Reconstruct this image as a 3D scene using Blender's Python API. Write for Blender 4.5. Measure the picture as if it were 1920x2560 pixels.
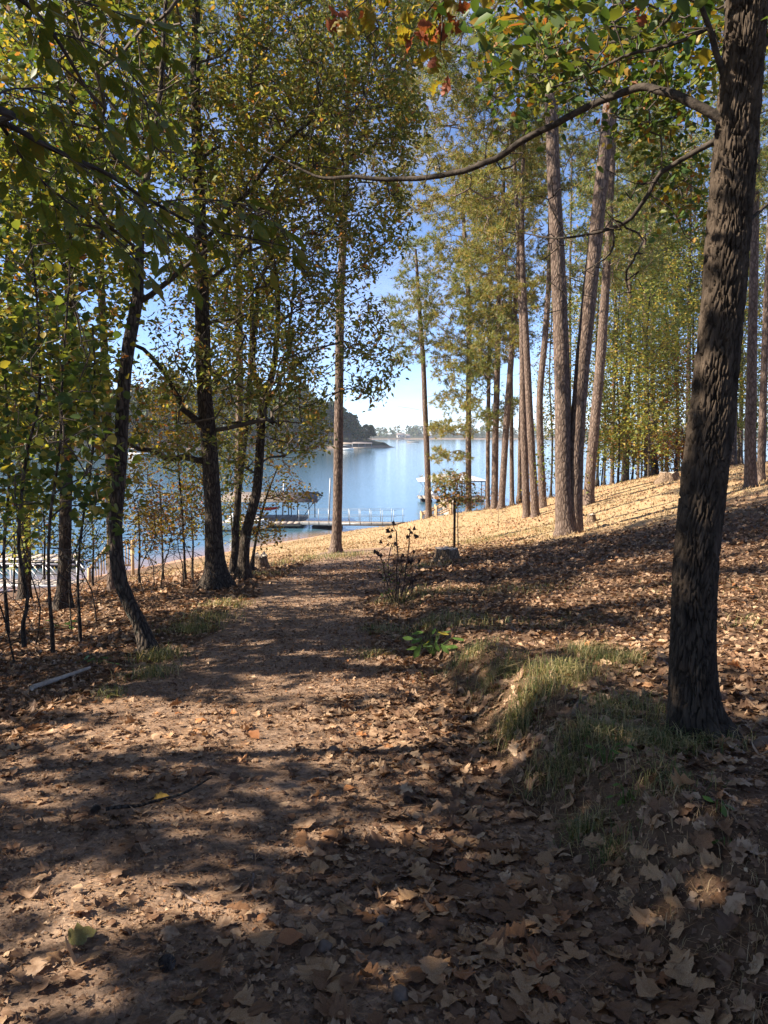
import bpy, math, random
import numpy as np
from mathutils import Matrix, Vector, Quaternion

# ------------------------------------------------------------------ camera, sky, sun, exposure
sc = bpy.context.scene
for o in list(bpy.data.objects):
    bpy.data.objects.remove(o)
random.seed(7)
RNG = np.random.default_rng(11)
PITCH = math.radians(5.74)
CAMZ = 1.6
LAKE = -6.4
cam_d = bpy.data.cameras.new('camera')
cam_d.sensor_fit = 'VERTICAL'
cam_d.sensor_height = 25.6
cam_d.lens = 19.2
cam_d.clip_start = 0.05
cam_d.clip_end = 12000
cam = bpy.data.objects.new('camera', cam_d)
cam.location = (0, 0, CAMZ)
cam.rotation_euler = (math.radians(90) - PITCH, 0, 0)
sc.collection.objects.link(cam)
sc.camera = cam

SUN_EL = math.radians(38)
SUN_BACK = math.radians(9)          # how far behind the camera's left the sun stands
SUN = np.array([-math.cos(SUN_EL) * math.cos(SUN_BACK), -math.cos(SUN_EL) * math.sin(SUN_BACK), math.sin(SUN_EL)])
w = bpy.data.worlds.new('World')
sc.world = w
w.use_nodes = True
nt = w.node_tree
bg = nt.nodes['Background']
sky = nt.nodes.new('ShaderNodeTexSky')
sky.sky_type = 'NISHITA'
sky.sun_disc = False
sky.sun_elevation = SUN_EL
sky.sun_rotation = math.atan2(SUN[0], SUN[1])
sky.air_density = 0.55
sky.dust_density = 0.0
sky.ozone_density = 6.0
tc = nt.nodes.new('ShaderNodeTexCoord')
mp = nt.nodes.new('ShaderNodeMapping')
mp.inputs['Scale'].default_value = (1.6, 1.6, 4.0)
nz = nt.nodes.new('ShaderNodeTexNoise')
nz.inputs['Scale'].default_value = 2.2
nz.inputs['Detail'].default_value = 7
nz.inputs['Roughness'].default_value = 0.6
rp = nt.nodes.new('ShaderNodeValToRGB')
rp.color_ramp.elements[0].position = 0.5
rp.color_ramp.elements[1].position = 0.8
rp.color_ramp.elements[1].color = (0.22, 0.22, 0.22, 1)
mx = nt.nodes.new('ShaderNodeMixRGB')
mx.inputs[2].default_value = (6.5, 6.8, 7.4, 1)
nt.links.new(tc.outputs['Generated'], mp.inputs[0])
nt.links.new(mp.outputs[0], nz.inputs['Vector'])
nt.links.new(nz.outputs[0], rp.inputs[0])
nt.links.new(rp.outputs[0], mx.inputs[0])
nt.links.new(sky.outputs[0], mx.inputs[1])
hs = nt.nodes.new('ShaderNodeHueSaturation')
hs.inputs['Saturation'].default_value = 1.0
hs.inputs['Value'].default_value = 0.95
nt.links.new(mx.outputs[0], hs.inputs['Color'])
tn = nt.nodes.new('ShaderNodeMixRGB')
tn.blend_type = 'MULTIPLY'
tn.inputs[0].default_value = 1
tn.inputs[2].default_value = (1.10, 0.96, 0.91, 1)
nt.links.new(hs.outputs[0], tn.inputs[1])
nt.links.new(tn.outputs[0], bg.inputs[0])
bg.inputs[1].default_value = 0.1
sl = bpy.data.lights.new('sun', 'SUN')
sl.energy = 5.0
sl.angle = math.radians(0.53)
sl.color = (1.0, 0.88, 0.72)
so = bpy.data.objects.new('sun', sl)
so.rotation_euler = Vector(SUN).to_track_quat('Z', 'Y').to_euler()
so.location = (-30, -5, 30)
sc.collection.objects.link(so)
vs = sc.view_settings
vs.view_transform = 'Standard'
vs.look = 'None'
vs.exposure = 1.74
vs.gamma = 1
vs.use_curve_mapping = False
sc.cycles.max_bounces = 6
sc.cycles.diffuse_bounces = 4
sc.cycles.transparent_max_bounces = 6
sc.cycles.volume_bounces = 0
sc.cycles.use_denoising = True

# ------------------------------------------------------------------ helpers
K = 1920 / 1659.0
COL = sc.collection

def P(px, py, Y):
    """photo pixel (1920x2560) at depth Y metres -> world point"""
    dx = (px - 960) / 1920.0
    dy = (1280 - py) / 1920.0
    cp, sp = math.cos(PITCH), math.sin(PITCH)
    d = np.array([dx, cp + dy * sp, -sp + dy * cp])
    return np.array([0, 0, CAMZ]) + d * (Y / d[1])

def D(dx, dy, Y):
    return P(dx * K, dy * K, Y)

def hash3(i, j, k, s=0):
    n = (i.astype(np.int64) * 73856093) ^ (j.astype(np.int64) * 19349663) ^ (k.astype(np.int64) * 83492791) ^ (s * 2654435761)
    n = (n ^ (n >> 13)) * 1274126177
    n = n ^ (n >> 16)
    return (n & 0xFFFFFF) / float(0xFFFFFF)

def vnoise(p, s=0):
    p = np.asarray(p, float)
    f = np.floor(p)
    t = p - f
    t = t * t * (3 - 2 * t)
    i, j, k = f[..., 0], f[..., 1], f[..., 2]
    r = 0
    for a in (0, 1):
        for b in (0, 1):
            for c in (0, 1):
                wgt = (t[..., 0] if a else 1 - t[..., 0]) * (t[..., 1] if b else 1 - t[..., 1]) * (t[..., 2] if c else 1 - t[..., 2])
                r = r + wgt * hash3(i + a, j + b, k + c, s)
    return r

def n2(x, y, sc_, s=0):
    p = np.stack([np.asarray(x, float) * sc_, np.asarray(y, float) * sc_, np.zeros_like(np.asarray(x, float)) + 3.7], -1)
    return vnoise(p, s)

def smooth(a, b, x):
    t = np.clip((x - a) / (b - a), 0, 1)
    return t * t * (3 - 2 * t)

def mesh_np(name, V, F):
    """V (n,3); F a list of (m,k) int arrays"""
    me = bpy.data.meshes.new(name)
    V = np.ascontiguousarray(V, dtype=np.float32)
    if not isinstance(F, list):
        F = [F]
    F = [np.asarray(f, dtype=np.int32) for f in F if len(f)]
    me.vertices.add(len(V))
    me.vertices.foreach_set('co', V.ravel())
    nl = sum(f.size for f in F)
    npoly = sum(len(f) for f in F)
    me.loops.add(nl)
    me.polygons.add(npoly)
    me.loops.foreach_set('vertex_index', np.concatenate([f.ravel() for f in F]))
    st = []
    o = 0
    for f in F:
        st.append(o + np.arange(len(f)) * f.shape[1])
        o += f.size
    me.polygons.foreach_set('loop_start', np.concatenate(st).astype(np.int32))
    me.update(calc_edges=True)
    me.validate()
    return me

def smooth_shade(me):
    me.polygons.foreach_set('use_smooth', np.ones(len(me.polygons), dtype=bool))

def thing(name, label, cat, loc, group=None, kind=None):
    o = bpy.data.objects.new(name, None)
    o.location = tuple(float(c) for c in loc)
    o.empty_display_size = 0.2
    COL.objects.link(o)
    o['label'] = label
    o['category'] = cat
    if group:
        o['group'] = group
    if kind:
        o['kind'] = kind
    return o

def part(name, V, F, mat, parent=None, sm=False, kind=None, label=None, top=None):
    V = np.asarray(V, float)
    if parent is not None:
        q = parent
        off = np.zeros(3)
        while q is not None:
            off += np.array(q.location)
            q = q.parent
        V = V - off
    me = mesh_np(name, V, F)
    if sm:
        smooth_shade(me)
    me.materials.append(mat)
    o = bpy.data.objects.new(name, me)
    COL.objects.link(o)
    if parent is not None:
        o.parent = parent
    if kind:
        o['kind'] = kind
    if label:
        o['label'] = label
    if top:
        o['category'] = top
    return o

class MB:
    def __init__(s):
        s.v = []
        s.f4 = []
        s.f3 = []
        s.n = 0
    def add(s, V, f4=None, f3=None):
        V = np.asarray(V, float)
        if f4 is not None and len(f4):
            s.f4.append(np.asarray(f4) + s.n)
        if f3 is not None and len(f3):
            s.f3.append(np.asarray(f3) + s.n)
        s.v.append(V)
        s.n += len(V)
        return s
    def box(s, c, size, rz=0, mat=None):
        x, y, z = [h / 2 for h in size]
        V = np.array([[a, b, d] for d in (-z, z) for a, b in ((-x, -y), (x, -y), (x, y), (-x, y))])
        if mat is None:
            cz, sz = math.cos(rz), math.sin(rz)
            V = np.stack([V[:, 0] * cz - V[:, 1] * sz, V[:, 0] * sz + V[:, 1] * cz, V[:, 2]], -1)
        else:
            V = V @ np.array(mat).T
        V = V + np.array(c)
        return s.add(V, [[3, 2, 1, 0], [4, 5, 6, 7], [0, 1, 5, 4], [1, 2, 6, 5], [2, 3, 7, 6], [3, 0, 4, 7]])
    def bar(s, a, b, wd, ht=None, up=(0, 0, 1)):
        a = np.array(a, float)
        b = np.array(b, float)
        ht = ht or wd
        d = b - a
        L = np.linalg.norm(d)
        d = d / L
        u = np.array(up, float)
        if abs(d @ u) > 0.98:
            u = np.array([1., 0, 0])
        x = np.cross(u, d)
        x /= np.linalg.norm(x)
        zz = np.cross(d, x)
        V = []
        for t in (a, b):
            for sx, sz in ((-1, -1), (1, -1), (1, 1), (-1, 1)):
                V.append(t + x * sx * wd / 2 + zz * sz * ht / 2)
        return s.add(V, [[3, 2, 1, 0], [4, 5, 6, 7], [0, 1, 5, 4], [1, 2, 6, 5], [2, 3, 7, 6], [3, 0, 4, 7]])
    def tube(s, pts, rad, k=8, cap=True):
        V, F = tube_np(pts, rad, k)
        n = len(pts)
        s.add(V, F)
        if cap:
            base = s.n - len(V)
            for ring in (0, n - 1):
                c = np.mean(V[ring * k:(ring + 1) * k], 0)
                ci = s.n
                s.v.append(c[None])
                s.n += 1
                idx = base + ring * k + np.arange(k)
                s.f3.append(np.stack([np.full(k, ci), idx, np.roll(idx, -1)], -1))
        return s
    def build(s, name, mat, parent=None, sm=False, kind=None, label=None, top=None):
        F = []
        if s.f4:
            F.append(np.concatenate(s.f4))
        if s.f3:
            F.append(np.concatenate(s.f3))
        return part(name, np.concatenate(s.v), F, mat, parent, sm, kind, label, top)

def frames(pts):
    pts = np.asarray(pts, float)
    t = np.gradient(pts, axis=0)
    t /= np.linalg.norm(t, axis=1)[:, None] + 1e-9
    ref = np.array([0., 1., 0.]) if abs(np.mean(t[:, 2])) > 0.5 else np.array([0., 0., 1.])
    x = np.cross(ref[None], t)
    x /= np.linalg.norm(x, axis=1)[:, None] + 1e-9
    y = np.cross(t, x)
    return t, x, y

def tube_np(pts, rad, k=8, disp=None):
    pts = np.asarray(pts, float)
    rad = np.asarray(rad, float)
    n = len(pts)
    t, x, y = frames(pts)
    a = np.arange(k) * 2 * math.pi / k
    R = rad[:, None] * np.ones((n, k))
    if disp is not None:
        R = R + disp
    V = pts[:, None] + R[..., None] * (np.cos(a)[None, :, None] * x[:, None] + np.sin(a)[None, :, None] * y[:, None])
    i = np.arange(n - 1)[:, None] * k
    j = np.arange(k)[None]
    j2 = (j + 1) % k
    F = np.stack([i + j, i + j2, i + k + j2, i + k + j], -1).reshape(-1, 4)
    return V.reshape(-1, 3), F

def resample(pts, rad, step):
    pts = np.asarray(pts, float)
    rad = np.asarray(rad, float)
    n = len(pts)
    outp, outr = [], []
    for i in range(n - 1):
        p0 = pts[max(i - 1, 0)]
        p1, p2 = pts[i], pts[i + 1]
        p3 = pts[min(i + 2, n - 1)]
        m = max(2, int(np.linalg.norm(p2 - p1) / step))
        for q in range(m):
            u = q / m
            outp.append(0.5 * ((2 * p1) + (-p0 + p2) * u + (2 * p0 - 5 * p1 + 4 * p2 - p3) * u * u + (-p0 + 3 * p1 - 3 * p2 + p3) * u ** 3))
            outr.append(rad[i] * (1 - u) + rad[i + 1] * u)
    outp.append(pts[-1])
    outr.append(rad[-1])
    return np.array(outp), np.array(outr)

# ------------------------------------------------------------------ materials
def newmat(name):
    m = bpy.data.materials.new(name)
    m.use_nodes = True
    n = m.node_tree
    b = n.nodes['Principled BSDF']
    b.inputs['Specular IOR Level'].default_value = 0.25
    return m, n, b

def ramp(n, stops, interp='LINEAR'):
    r = n.nodes.new('ShaderNodeValToRGB')
    r.color_ramp.interpolation = interp
    e = r.color_ramp.elements
    while len(e) < len(stops):
        e.new(0.5)
    for i, (p, c) in enumerate(stops):
        e[i].position = p
        e[i].color = (c[0], c[1], c[2], 1)
    return r

def noise(n, scale, detail=4, rough=0.55, vec=None, kind='object', stretch=None):
    t = n.nodes.new('ShaderNodeTexCoord')
    tx = n.nodes.new('ShaderNodeTexNoise')
    tx.inputs['Scale'].default_value = scale
    tx.inputs['Detail'].default_value = detail
    tx.inputs['Roughness'].default_value = rough
    src = t.outputs['Object']
    if stretch:
        m = n.nodes.new('ShaderNodeMapping')
        m.inputs['Scale'].default_value = stretch
        n.links.new(src, m.inputs[0])
        src = m.outputs[0]
    n.links.new(src, tx.inputs['Vector'])
    return tx.outputs[0]

def leaf_mat(name, stops, trans=0.4, rough=0.5, interp='LINEAR', spots=None, tcol=(1.35, 1.25, 0.6), spec=0.3):
    m, n, b = newmat(name)
    g = n.nodes.new('ShaderNodeNewGeometry')
    r = ramp(n, stops, interp)
    n.links.new(g.outputs['Random Per Island'], r.inputs[0])
    c = r.outputs[0]
    if spots:
        nzv = noise(n, spots[0], 5, 0.65)
        rr = ramp(n, [(0.42, (0, 0, 0)), (0.62, (1, 1, 1))])
        n.links.new(nzv, rr.inputs[0])
        mm = n.nodes.new('ShaderNodeMixRGB')
        mm.blend_type = 'MULTIPLY'
        n.links.new(rr.outputs[0], mm.inputs[0])
        n.links.new(c, mm.inputs[1])
        mm.inputs[2].default_value = (*spots[1], 1)
        c = mm.outputs[0]
    n.links.new(c, b.inputs['Base Color'])
    b.inputs['Roughness'].default_value = rough
    b.inputs['Specular IOR Level'].default_value = spec
    tr = n.nodes.new('ShaderNodeBsdfTranslucent')
    tm = n.nodes.new('ShaderNodeMixRGB')
    tm.blend_type = 'MULTIPLY'
    tm.inputs[0].default_value = 1
    tm.inputs[2].default_value = (*tcol, 1)
    n.links.new(c, tm.inputs[1])
    n.links.new(tm.outputs[0], tr.inputs[0])
    ms = n.nodes.new('ShaderNodeMixShader')
    ms.inputs[0].default_value = trans
    n.links.new(b.outputs[0], ms.inputs[1])
    n.links.new(tr.outputs[0], ms.inputs[2])
    n.links.new(ms.outputs[0], n.nodes['Material Output'].inputs[0])
    return m

def bark_mat(name, dark, mid, light, vs_=(14, 14, 4), bump=0.6, lichen=None, dist=0.03):
    m, n, b = newmat(name)
    t = n.nodes.new('ShaderNodeTexCoord')
    mpn = n.nodes.new('ShaderNodeMapping')
    mpn.inputs['Scale'].default_value = vs_
    wn = n.nodes.new('ShaderNodeTexNoise')
    wn.inputs['Scale'].default_value = 6
    wn.inputs['Detail'].default_value = 3
    va = n.nodes.new('ShaderNodeMixRGB')
    va.blend_type = 'LINEAR_LIGHT'
    va.inputs[0].default_value = 0.03
    n.links.new(t.outputs['Object'], va.inputs[1])
    n.links.new(t.outputs['Object'], wn.inputs['Vector'])
    n.links.new(wn.outputs[1], va.inputs[2])
    n.links.new(va.outputs[0], mpn.inputs[0])
    v = n.nodes.new('ShaderNodeTexVoronoi')
    v.feature = 'DISTANCE_TO_EDGE'
    v.inputs['Scale'].default_value = 1
    n.links.new(mpn.outputs[0], v.inputs['Vector'])
    v2 = n.nodes.new('ShaderNodeTexVoronoi')
    v2.inputs['Scale'].default_value = 1
    n.links.new(mpn.outputs[0], v2.inputs['Vector'])
    fine = noise(n, 40, 6, 0.7, stretch=(1, 1, 0.4))
    r = ramp(n, [(0.0, dark), (0.16, mid), (0.75, light)])
    n.links.new(v.outputs['Distance'], r.inputs[0])
    mm = n.nodes.new('ShaderNodeMixRGB')
    mm.blend_type = 'OVERLAY'
    mm.inputs[0].default_value = 0.6
    n.links.new(r.outputs[0], mm.inputs[1])
    n.links.new(fine, mm.inputs[2])
    m3 = n.nodes.new('ShaderNodeMixRGB')
    m3.blend_type = 'MULTIPLY'
    m3.inputs[0].default_value = 0.35
    r3 = ramp(n, [(0.2, (0.5, 0.48, 0.45)), (0.8, (1.25, 1.2, 1.15))])
    sep = n.nodes.new('ShaderNodeSeparateColor')
    n.links.new(v2.outputs['Color'], sep.inputs[0])
    n.links.new(sep.outputs[0], r3.inputs[0])
    n.links.new(mm.outputs[0], m3.inputs[1])
    n.links.new(r3.outputs[0], m3.inputs[2])
    c = m3.outputs[0]
    if lichen:
        ln = noise(n, lichen[0], 5, 0.65)
        lr = ramp(n, [(lichen[2], (0, 0, 0)), (lichen[2] + 0.1, (1, 1, 1))])
        n.links.new(ln, lr.inputs[0])
        lm = n.nodes.new('ShaderNodeMixRGB')
        n.links.new(lr.outputs[0], lm.inputs[0])
        n.links.new(c, lm.inputs[1])
        lm.inputs[2].default_value = (*lichen[1], 1)
        c = lm.outputs[0]
    n.links.new(c, b.inputs['Base Color'])
    b.inputs['Roughness'].default_value = 0.92
    b.inputs['Specular IOR Level'].default_value = 0.1
    hr = ramp(n, [(0.0, (0, 0, 0)), (0.3, (0.8, 0.8, 0.8)), (1, (1, 1, 1))])
    n.links.new(v.outputs['Distance'], hr.inputs[0])
    ad = n.nodes.new('ShaderNodeMath')
    ad.operation = 'MULTIPLY_ADD'
    ad.inputs[1].default_value = 0.5
    n.links.new(fine, ad.inputs[0])
    n.links.new(hr.outputs[0], ad.inputs[2])
    bp = n.nodes.new('ShaderNodeBump')
    bp.inputs['Strength'].default_value = bump
    bp.inputs['Distance'].default_value = dist
    n.links.new(ad.outputs[0], bp.inputs['Height'])
    n.links.new(bp.outputs[0], b.inputs['Normal'])
    return m

def plain_mat(name, a, b2, scale=8, rough=0.8, metal=0, bump=0.2, spec=0.2, stretch=None, lo=0.35, hi=0.65):
    m, n, b = newmat(name)
    nv = noise(n, scale, 6, 0.6, stretch=stretch)
    r = ramp(n, [(lo, a), (hi, b2)])
    n.links.new(nv, r.inputs[0])
    n.links.new(r.outputs[0], b.inputs['Base Color'])
    b.inputs['Roughness'].default_value = rough
    b.inputs['Metallic'].default_value = metal
    b.inputs['Specular IOR Level'].default_value = spec
    if bump:
        bp = n.nodes.new('ShaderNodeBump')
        bp.inputs['Strength'].default_value = bump
        bp.inputs['Distance'].default_value = 0.02
        n.links.new(nv, bp.inputs['Height'])
        n.links.new(bp.outputs[0], b.inputs['Normal'])
    return m

M = {}
M['pine_bark'] = bark_mat('pine_bark', (0.075, 0.054, 0.044), (0.15, 0.112, 0.091), (0.235, 0.182, 0.15), (13, 13, 4.6), 0.55, dist=0.035)
M['dark_bark'] = bark_mat('dark_bark', (0.022, 0.018, 0.015), (0.075, 0.06, 0.048), (0.13, 0.105, 0.085), (26, 26, 6), 0.7, lichen=(7, (0.17, 0.18, 0.14), 0.62))
M['oak_bark'] = plain_mat('oak_bark', (0.026, 0.019, 0.014), (0.078, 0.058, 0.042), 18, 0.95, bump=0.5, stretch=(1, 1, 0.35))
M['limb'] = plain_mat('limb_bark', (0.02, 0.016, 0.013), (0.07, 0.056, 0.045), 22, 0.92, bump=0.6)
M['twig'] = plain_mat('twig', (0.05, 0.04, 0.032), (0.11, 0.09, 0.075), 6, 0.9, bump=0)
M['dry_twig'] = plain_mat('dry_twig', (0.10, 0.07, 0.055), (0.2, 0.15, 0.12), 30, 0.9, bump=0)
M['pine_twig'] = plain_mat('pine_twig', (0.10, 0.075, 0.06), (0.2, 0.15, 0.12), 4, 0.9, bump=0)
M['leaf_yg'] = leaf_mat('leaf_yellow_green', [(0, (0.078, 0.115, 0.03)), (0.42, (0.135, 0.17, 0.04)), (0.72, (0.22, 0.225, 0.05)), (0.89, (0.34, 0.26, 0.06)), (0.97, (0.34, 0.17, 0.06)), (1, (0.28, 0.10, 0.04))], 0.52)
M['leaf_green'] = leaf_mat('leaf_green', [(0, (0.045, 0.08, 0.022)), (0.5, (0.08, 0.12, 0.03)), (0.82, (0.16, 0.175, 0.035)), (1, (0.3, 0.23, 0.04))], 0.46)
M['leaf_wood'] = leaf_mat('leaf_wood_green', [(0, (0.12, 0.17, 0.05)), (0.4, (0.21, 0.25, 0.07)), (0.75, (0.34, 0.31, 0.08)), (1, (0.46, 0.3, 0.08))], 0.48)
M['leaf_willow'] = leaf_mat('leaf_willow_oak', [(0, (0.088, 0.12, 0.04)), (0.45, (0.16, 0.185, 0.05)), (0.75, (0.25, 0.235, 0.065)), (0.92, (0.36, 0.245, 0.08)), (1, (0.34, 0.14, 0.06))], 0.5)
M['leaf_gold'] = leaf_mat('leaf_gold', [(0, (0.10, 0.12, 0.025)), (0.4, (0.24, 0.2, 0.035)), (0.75, (0.36, 0.22, 0.04)), (1, (0.34, 0.12, 0.04))], 0.42)
M['leaf_rust'] = leaf_mat('leaf_rust', [(0, (0.13, 0.12, 0.03)), (0.35, (0.24, 0.12, 0.045)), (1, (0.26, 0.075, 0.04))], 0.4)
M['leaf_hickory'] = leaf_mat('leaf_hickory', [(0, (0.06, 0.10, 0.022)), (1, (0.09, 0.13, 0.03))], 0.45, 0.45, spots=(9, (2.0, 1.25, 0.7)))
M['leaf_hickory_b'] = leaf_mat('leaf_hickory_pale', [(0, (0.13, 0.15, 0.035)), (1, (0.16, 0.17, 0.04))], 0.45, 0.5, spots=(14, (1.4, 0.8, 0.6)))
M['leaf_oak_turn'] = leaf_mat('leaf_oak_turning', [(0, (0.30, 0.10, 0.045)), (1, (0.24, 0.07, 0.04))], 0.45, 0.55, spots=(22, (0.6, 0.5, 0.5)))
M['leaf_oak_lime'] = leaf_mat('leaf_oak_lime', [(0, (0.24, 0.24, 0.04)), (1, (0.16, 0.2, 0.03))], 0.5, 0.5, spots=(14, (1.2, 0.45, 0.5)))
M['leaf_oak'] = leaf_mat('leaf_oak_green', [(0, (0.035, 0.075, 0.02)), (0.45, (0.075, 0.12, 0.025)), (0.8, (0.16, 0.17, 0.03)), (0.93, (0.28, 0.19, 0.035)), (1, (0.28, 0.09, 0.03))], 0.4)
M['needle'] = leaf_mat('pine_needle', [(0, (0.08, 0.13, 0.04)), (0.45, (0.14, 0.18, 0.05)), (0.75, (0.23, 0.22, 0.06)), (1, (0.32, 0.2, 0.075))], 0.35, 0.5, tcol=(1.15, 1.15, 0.7))
M['needle_b'] = leaf_mat('pine_needle_gold', [(0, (0.11, 0.15, 0.04)), (0.4, (0.2, 0.21, 0.055)), (0.75, (0.3, 0.25, 0.07)), (1, (0.36, 0.2, 0.075))], 0.35, 0.5, tcol=(1.15, 1.15, 0.7))
M['far_leaf'] = leaf_mat('far_leaf', [(0, (0.028, 0.06, 0.022)), (0.55, (0.05, 0.09, 0.03)), (0.82, (0.10, 0.105, 0.03)), (1, (0.17, 0.10, 0.035))], 0.25)
M['far_pine'] = leaf_mat('far_pine_leaf', [(0, (0.02, 0.05, 0.022)), (0.7, (0.036, 0.066, 0.026)), (1, (0.08, 0.09, 0.035))], 0.25)
LITTER = [(0, (0.10, 0.056, 0.034)), (0.25, (0.18, 0.105, 0.063)), (0.5, (0.27, 0.172, 0.107)), (0.75, (0.38, 0.255, 0.16)), (0.94, (0.48, 0.345, 0.22)), (1, (0.44, 0.2, 0.08))]
M['litter'] = leaf_mat('dead_leaf', LITTER, 0.18, 0.6, spots=(30, (0.62, 0.55, 0.5)), tcol=(1.2, 0.95, 0.7))
M['litter_tan'] = leaf_mat('dead_leaf_tan', [(0, (0.38, 0.235, 0.125)), (1, (0.42, 0.27, 0.15))], 0.2, 0.6, spots=(30, (0.7, 0.62, 0.55)), tcol=(1.2, 0.95, 0.7))
M['litter_brown'] = leaf_mat('dead_leaf_brown', [(0, (0.20, 0.105, 0.053)), (1, (0.23, 0.125, 0.065))], 0.2, 0.6, spots=(30, (0.6, 0.55, 0.5)), tcol=(1.2, 0.95, 0.7))
M['litter_orange'] = leaf_mat('dead_leaf_orange', [(0, (0.36, 0.165, 0.075)), (1, (0.36, 0.175, 0.08))], 0.25, 0.55, spots=(30, (0.75, 0.6, 0.5)), tcol=(1.2, 0.9, 0.6))
M['litter_yellow'] = leaf_mat('dead_leaf_yellow', [(0, (0.42, 0.30, 0.07)), (1, (0.42, 0.29, 0.07))], 0.25, 0.55, spots=(25, (0.7, 0.55, 0.45)))
M['litter_olive'] = leaf_mat('dead_leaf_olive', [(0, (0.22, 0.21, 0.075)), (1, (0.22, 0.21, 0.08))], 0.25, 0.55, spots=(25, (0.75, 0.6, 0.5)))
M['straw'] = leaf_mat('pine_straw', [(0, (0.16, 0.085, 0.045)), (0.6, (0.28, 0.155, 0.08)), (1, (0.38, 0.24, 0.13))], 0.05, 0.6, tcol=(1, 1, 1))
M['grass'] = leaf_mat('grass_blade', [(0, (0.06, 0.095, 0.03)), (0.35, (0.12, 0.145, 0.045)), (0.6, (0.27, 0.23, 0.10)), (1, (0.45, 0.35, 0.19))], 0.35, 0.5, tcol=(1.2, 1.15, 0.7))
M['grass_dry'] = leaf_mat('dry_grass_blade', [(0, (0.2, 0.165, 0.075)), (0.3, (0.33, 0.24, 0.125)), (0.8, (0.43, 0.315, 0.185)), (1, (0.4, 0.24, 0.125))], 0.3, 0.6, tcol=(1.1, 1.05, 0.8))
M['weed'] = leaf_mat('weed_leaf', [(0, (0.075, 0.15, 0.035)), (1, (0.11, 0.18, 0.04))], 0.4, 0.45)
M['weed_yellow'] = leaf_mat('weed_leaf_yellow', [(0, (0.4, 0.32, 0.05)), (1, (0.4, 0.3, 0.05))], 0.4, 0.5)
M['dead_husk'] = plain_mat('dead_husk', (0.03, 0.022, 0.02), (0.07, 0.045, 0.038), 20, 0.9, bump=0)
M['stone'] = plain_mat('stone', (0.11, 0.08, 0.062), (0.22, 0.165, 0.13), 14, 0.9, bump=0.5)
M['wood_grey'] = plain_mat('weathered_wood', (0.26, 0.21, 0.165), (0.44, 0.37, 0.30), 9, 0.85, bump=0.2, stretch=(1, 1, 1))
M['wood_tan'] = plain_mat('timber', (0.34, 0.23, 0.13), (0.48, 0.34, 0.2), 9, 0.85, bump=0.2)
M['deck'] = plain_mat('deck_board', (0.22, 0.185, 0.155), (0.32, 0.275, 0.235), 5, 0.8, bump=0.1)
M['galv'] = plain_mat('galvanised_steel', (0.2, 0.22, 0.24), (0.34, 0.36, 0.38), 6, 0.5, metal=0.5, bump=0)
M['alu'] = plain_mat('pale_aluminium', (0.11, 0.12, 0.13), (0.17, 0.18, 0.19), 3, 0.45, metal=0.2, bump=0)
M['roof_white'] = plain_mat('white_metal_roof', (0.4, 0.41, 0.43), (0.5, 0.51, 0.53), 2, 0.5, bump=0)
M['roof_brown'] = plain_mat('brown_metal_roof', (0.12, 0.1, 0.085), (0.19, 0.16, 0.135), 3, 0.6, bump=0)
M['white'] = plain_mat('white_paint', (0.72, 0.72, 0.71), (0.82, 0.82, 0.81), 3, 0.5, bump=0)
M['float_blk'] = plain_mat('float_black', (0.02, 0.02, 0.022), (0.045, 0.045, 0.05), 5, 0.6, bump=0)
M['red'] = plain_mat('red_plastic', (0.5, 0.03, 0.02), (0.6, 0.05, 0.03), 3, 0.4, bump=0)
M['steel_post'] = plain_mat('painted_steel_post', (0.018, 0.016, 0.016), (0.045, 0.035, 0.032), 20, 0.7, bump=0.1)
M['stump'] = bark_mat('stump_bark', (0.07, 0.048, 0.032), (0.30, 0.215, 0.145), (0.46, 0.35, 0.25), (30, 30, 5), 0.9, lichen=(9, (0.09, 0.10, 0.03), 0.68))
M['stump_top'] = plain_mat('stump_top', (0.3, 0.25, 0.2), (0.5, 0.43, 0.36), 30, 0.9, bump=0.5)
M['log'] = plain_mat('bare_log', (0.34, 0.27, 0.21), (0.5, 0.42, 0.34), 18, 0.85, bump=0.3, stretch=(1, 1, 1))
M['cone'] = plain_mat('pine_cone_scale', (0.05, 0.04, 0.035), (0.17, 0.135, 0.11), 60, 0.8, bump=0)
M['house'] = plain_mat('house_wall', (0.5, 0.47, 0.43), (0.58, 0.55, 0.5), 1, 0.8, bump=0)
M['house_roof'] = plain_mat('house_roof', (0.14, 0.12, 0.115), (0.2, 0.18, 0.17), 1, 0.8, bump=0)
M['pane'] = plain_mat('window_pane', (0.02, 0.025, 0.03), (0.03, 0.035, 0.04), 1, 0.1, bump=0, spec=0.5)
M['far_soil'] = plain_mat('far_shore_soil', (0.2, 0.13, 0.085), (0.34, 0.24, 0.17), 0.05, 0.95, bump=0)

def far_ground_mat():
    m, n, b = newmat('far_ground')
    g = n.nodes.new('ShaderNodeNewGeometry')
    sx = n.nodes.new('ShaderNodeSeparateXYZ')
    n.links.new(g.outputs['Position'], sx.inputs[0])
    mr = n.nodes.new('ShaderNodeMapRange')
    mr.inputs['From Min'].default_value = LAKE + 0.7
    mr.inputs['From Max'].default_value = LAKE + 1.7
    n.links.new(sx.outputs['Z'], mr.inputs['Value'])
    nv = noise(n, 0.08, 4, 0.6)
    r = ramp(n, [(0.3, (0.2, 0.135, 0.095)), (0.7, (0.34, 0.25, 0.185))])
    n.links.new(nv, r.inputs[0])
    mxx = n.nodes.new('ShaderNodeMixRGB')
    n.links.new(mr.outputs[0], mxx.inputs[0])
    n.links.new(r.outputs[0], mxx.inputs[1])
    mxx.inputs[2].default_value = (0.045, 0.05, 0.028, 1)
    n.links.new(mxx.outputs[0], b.inputs['Base Color'])
    b.inputs['Roughness'].default_value = 0.95
    return m
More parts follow.
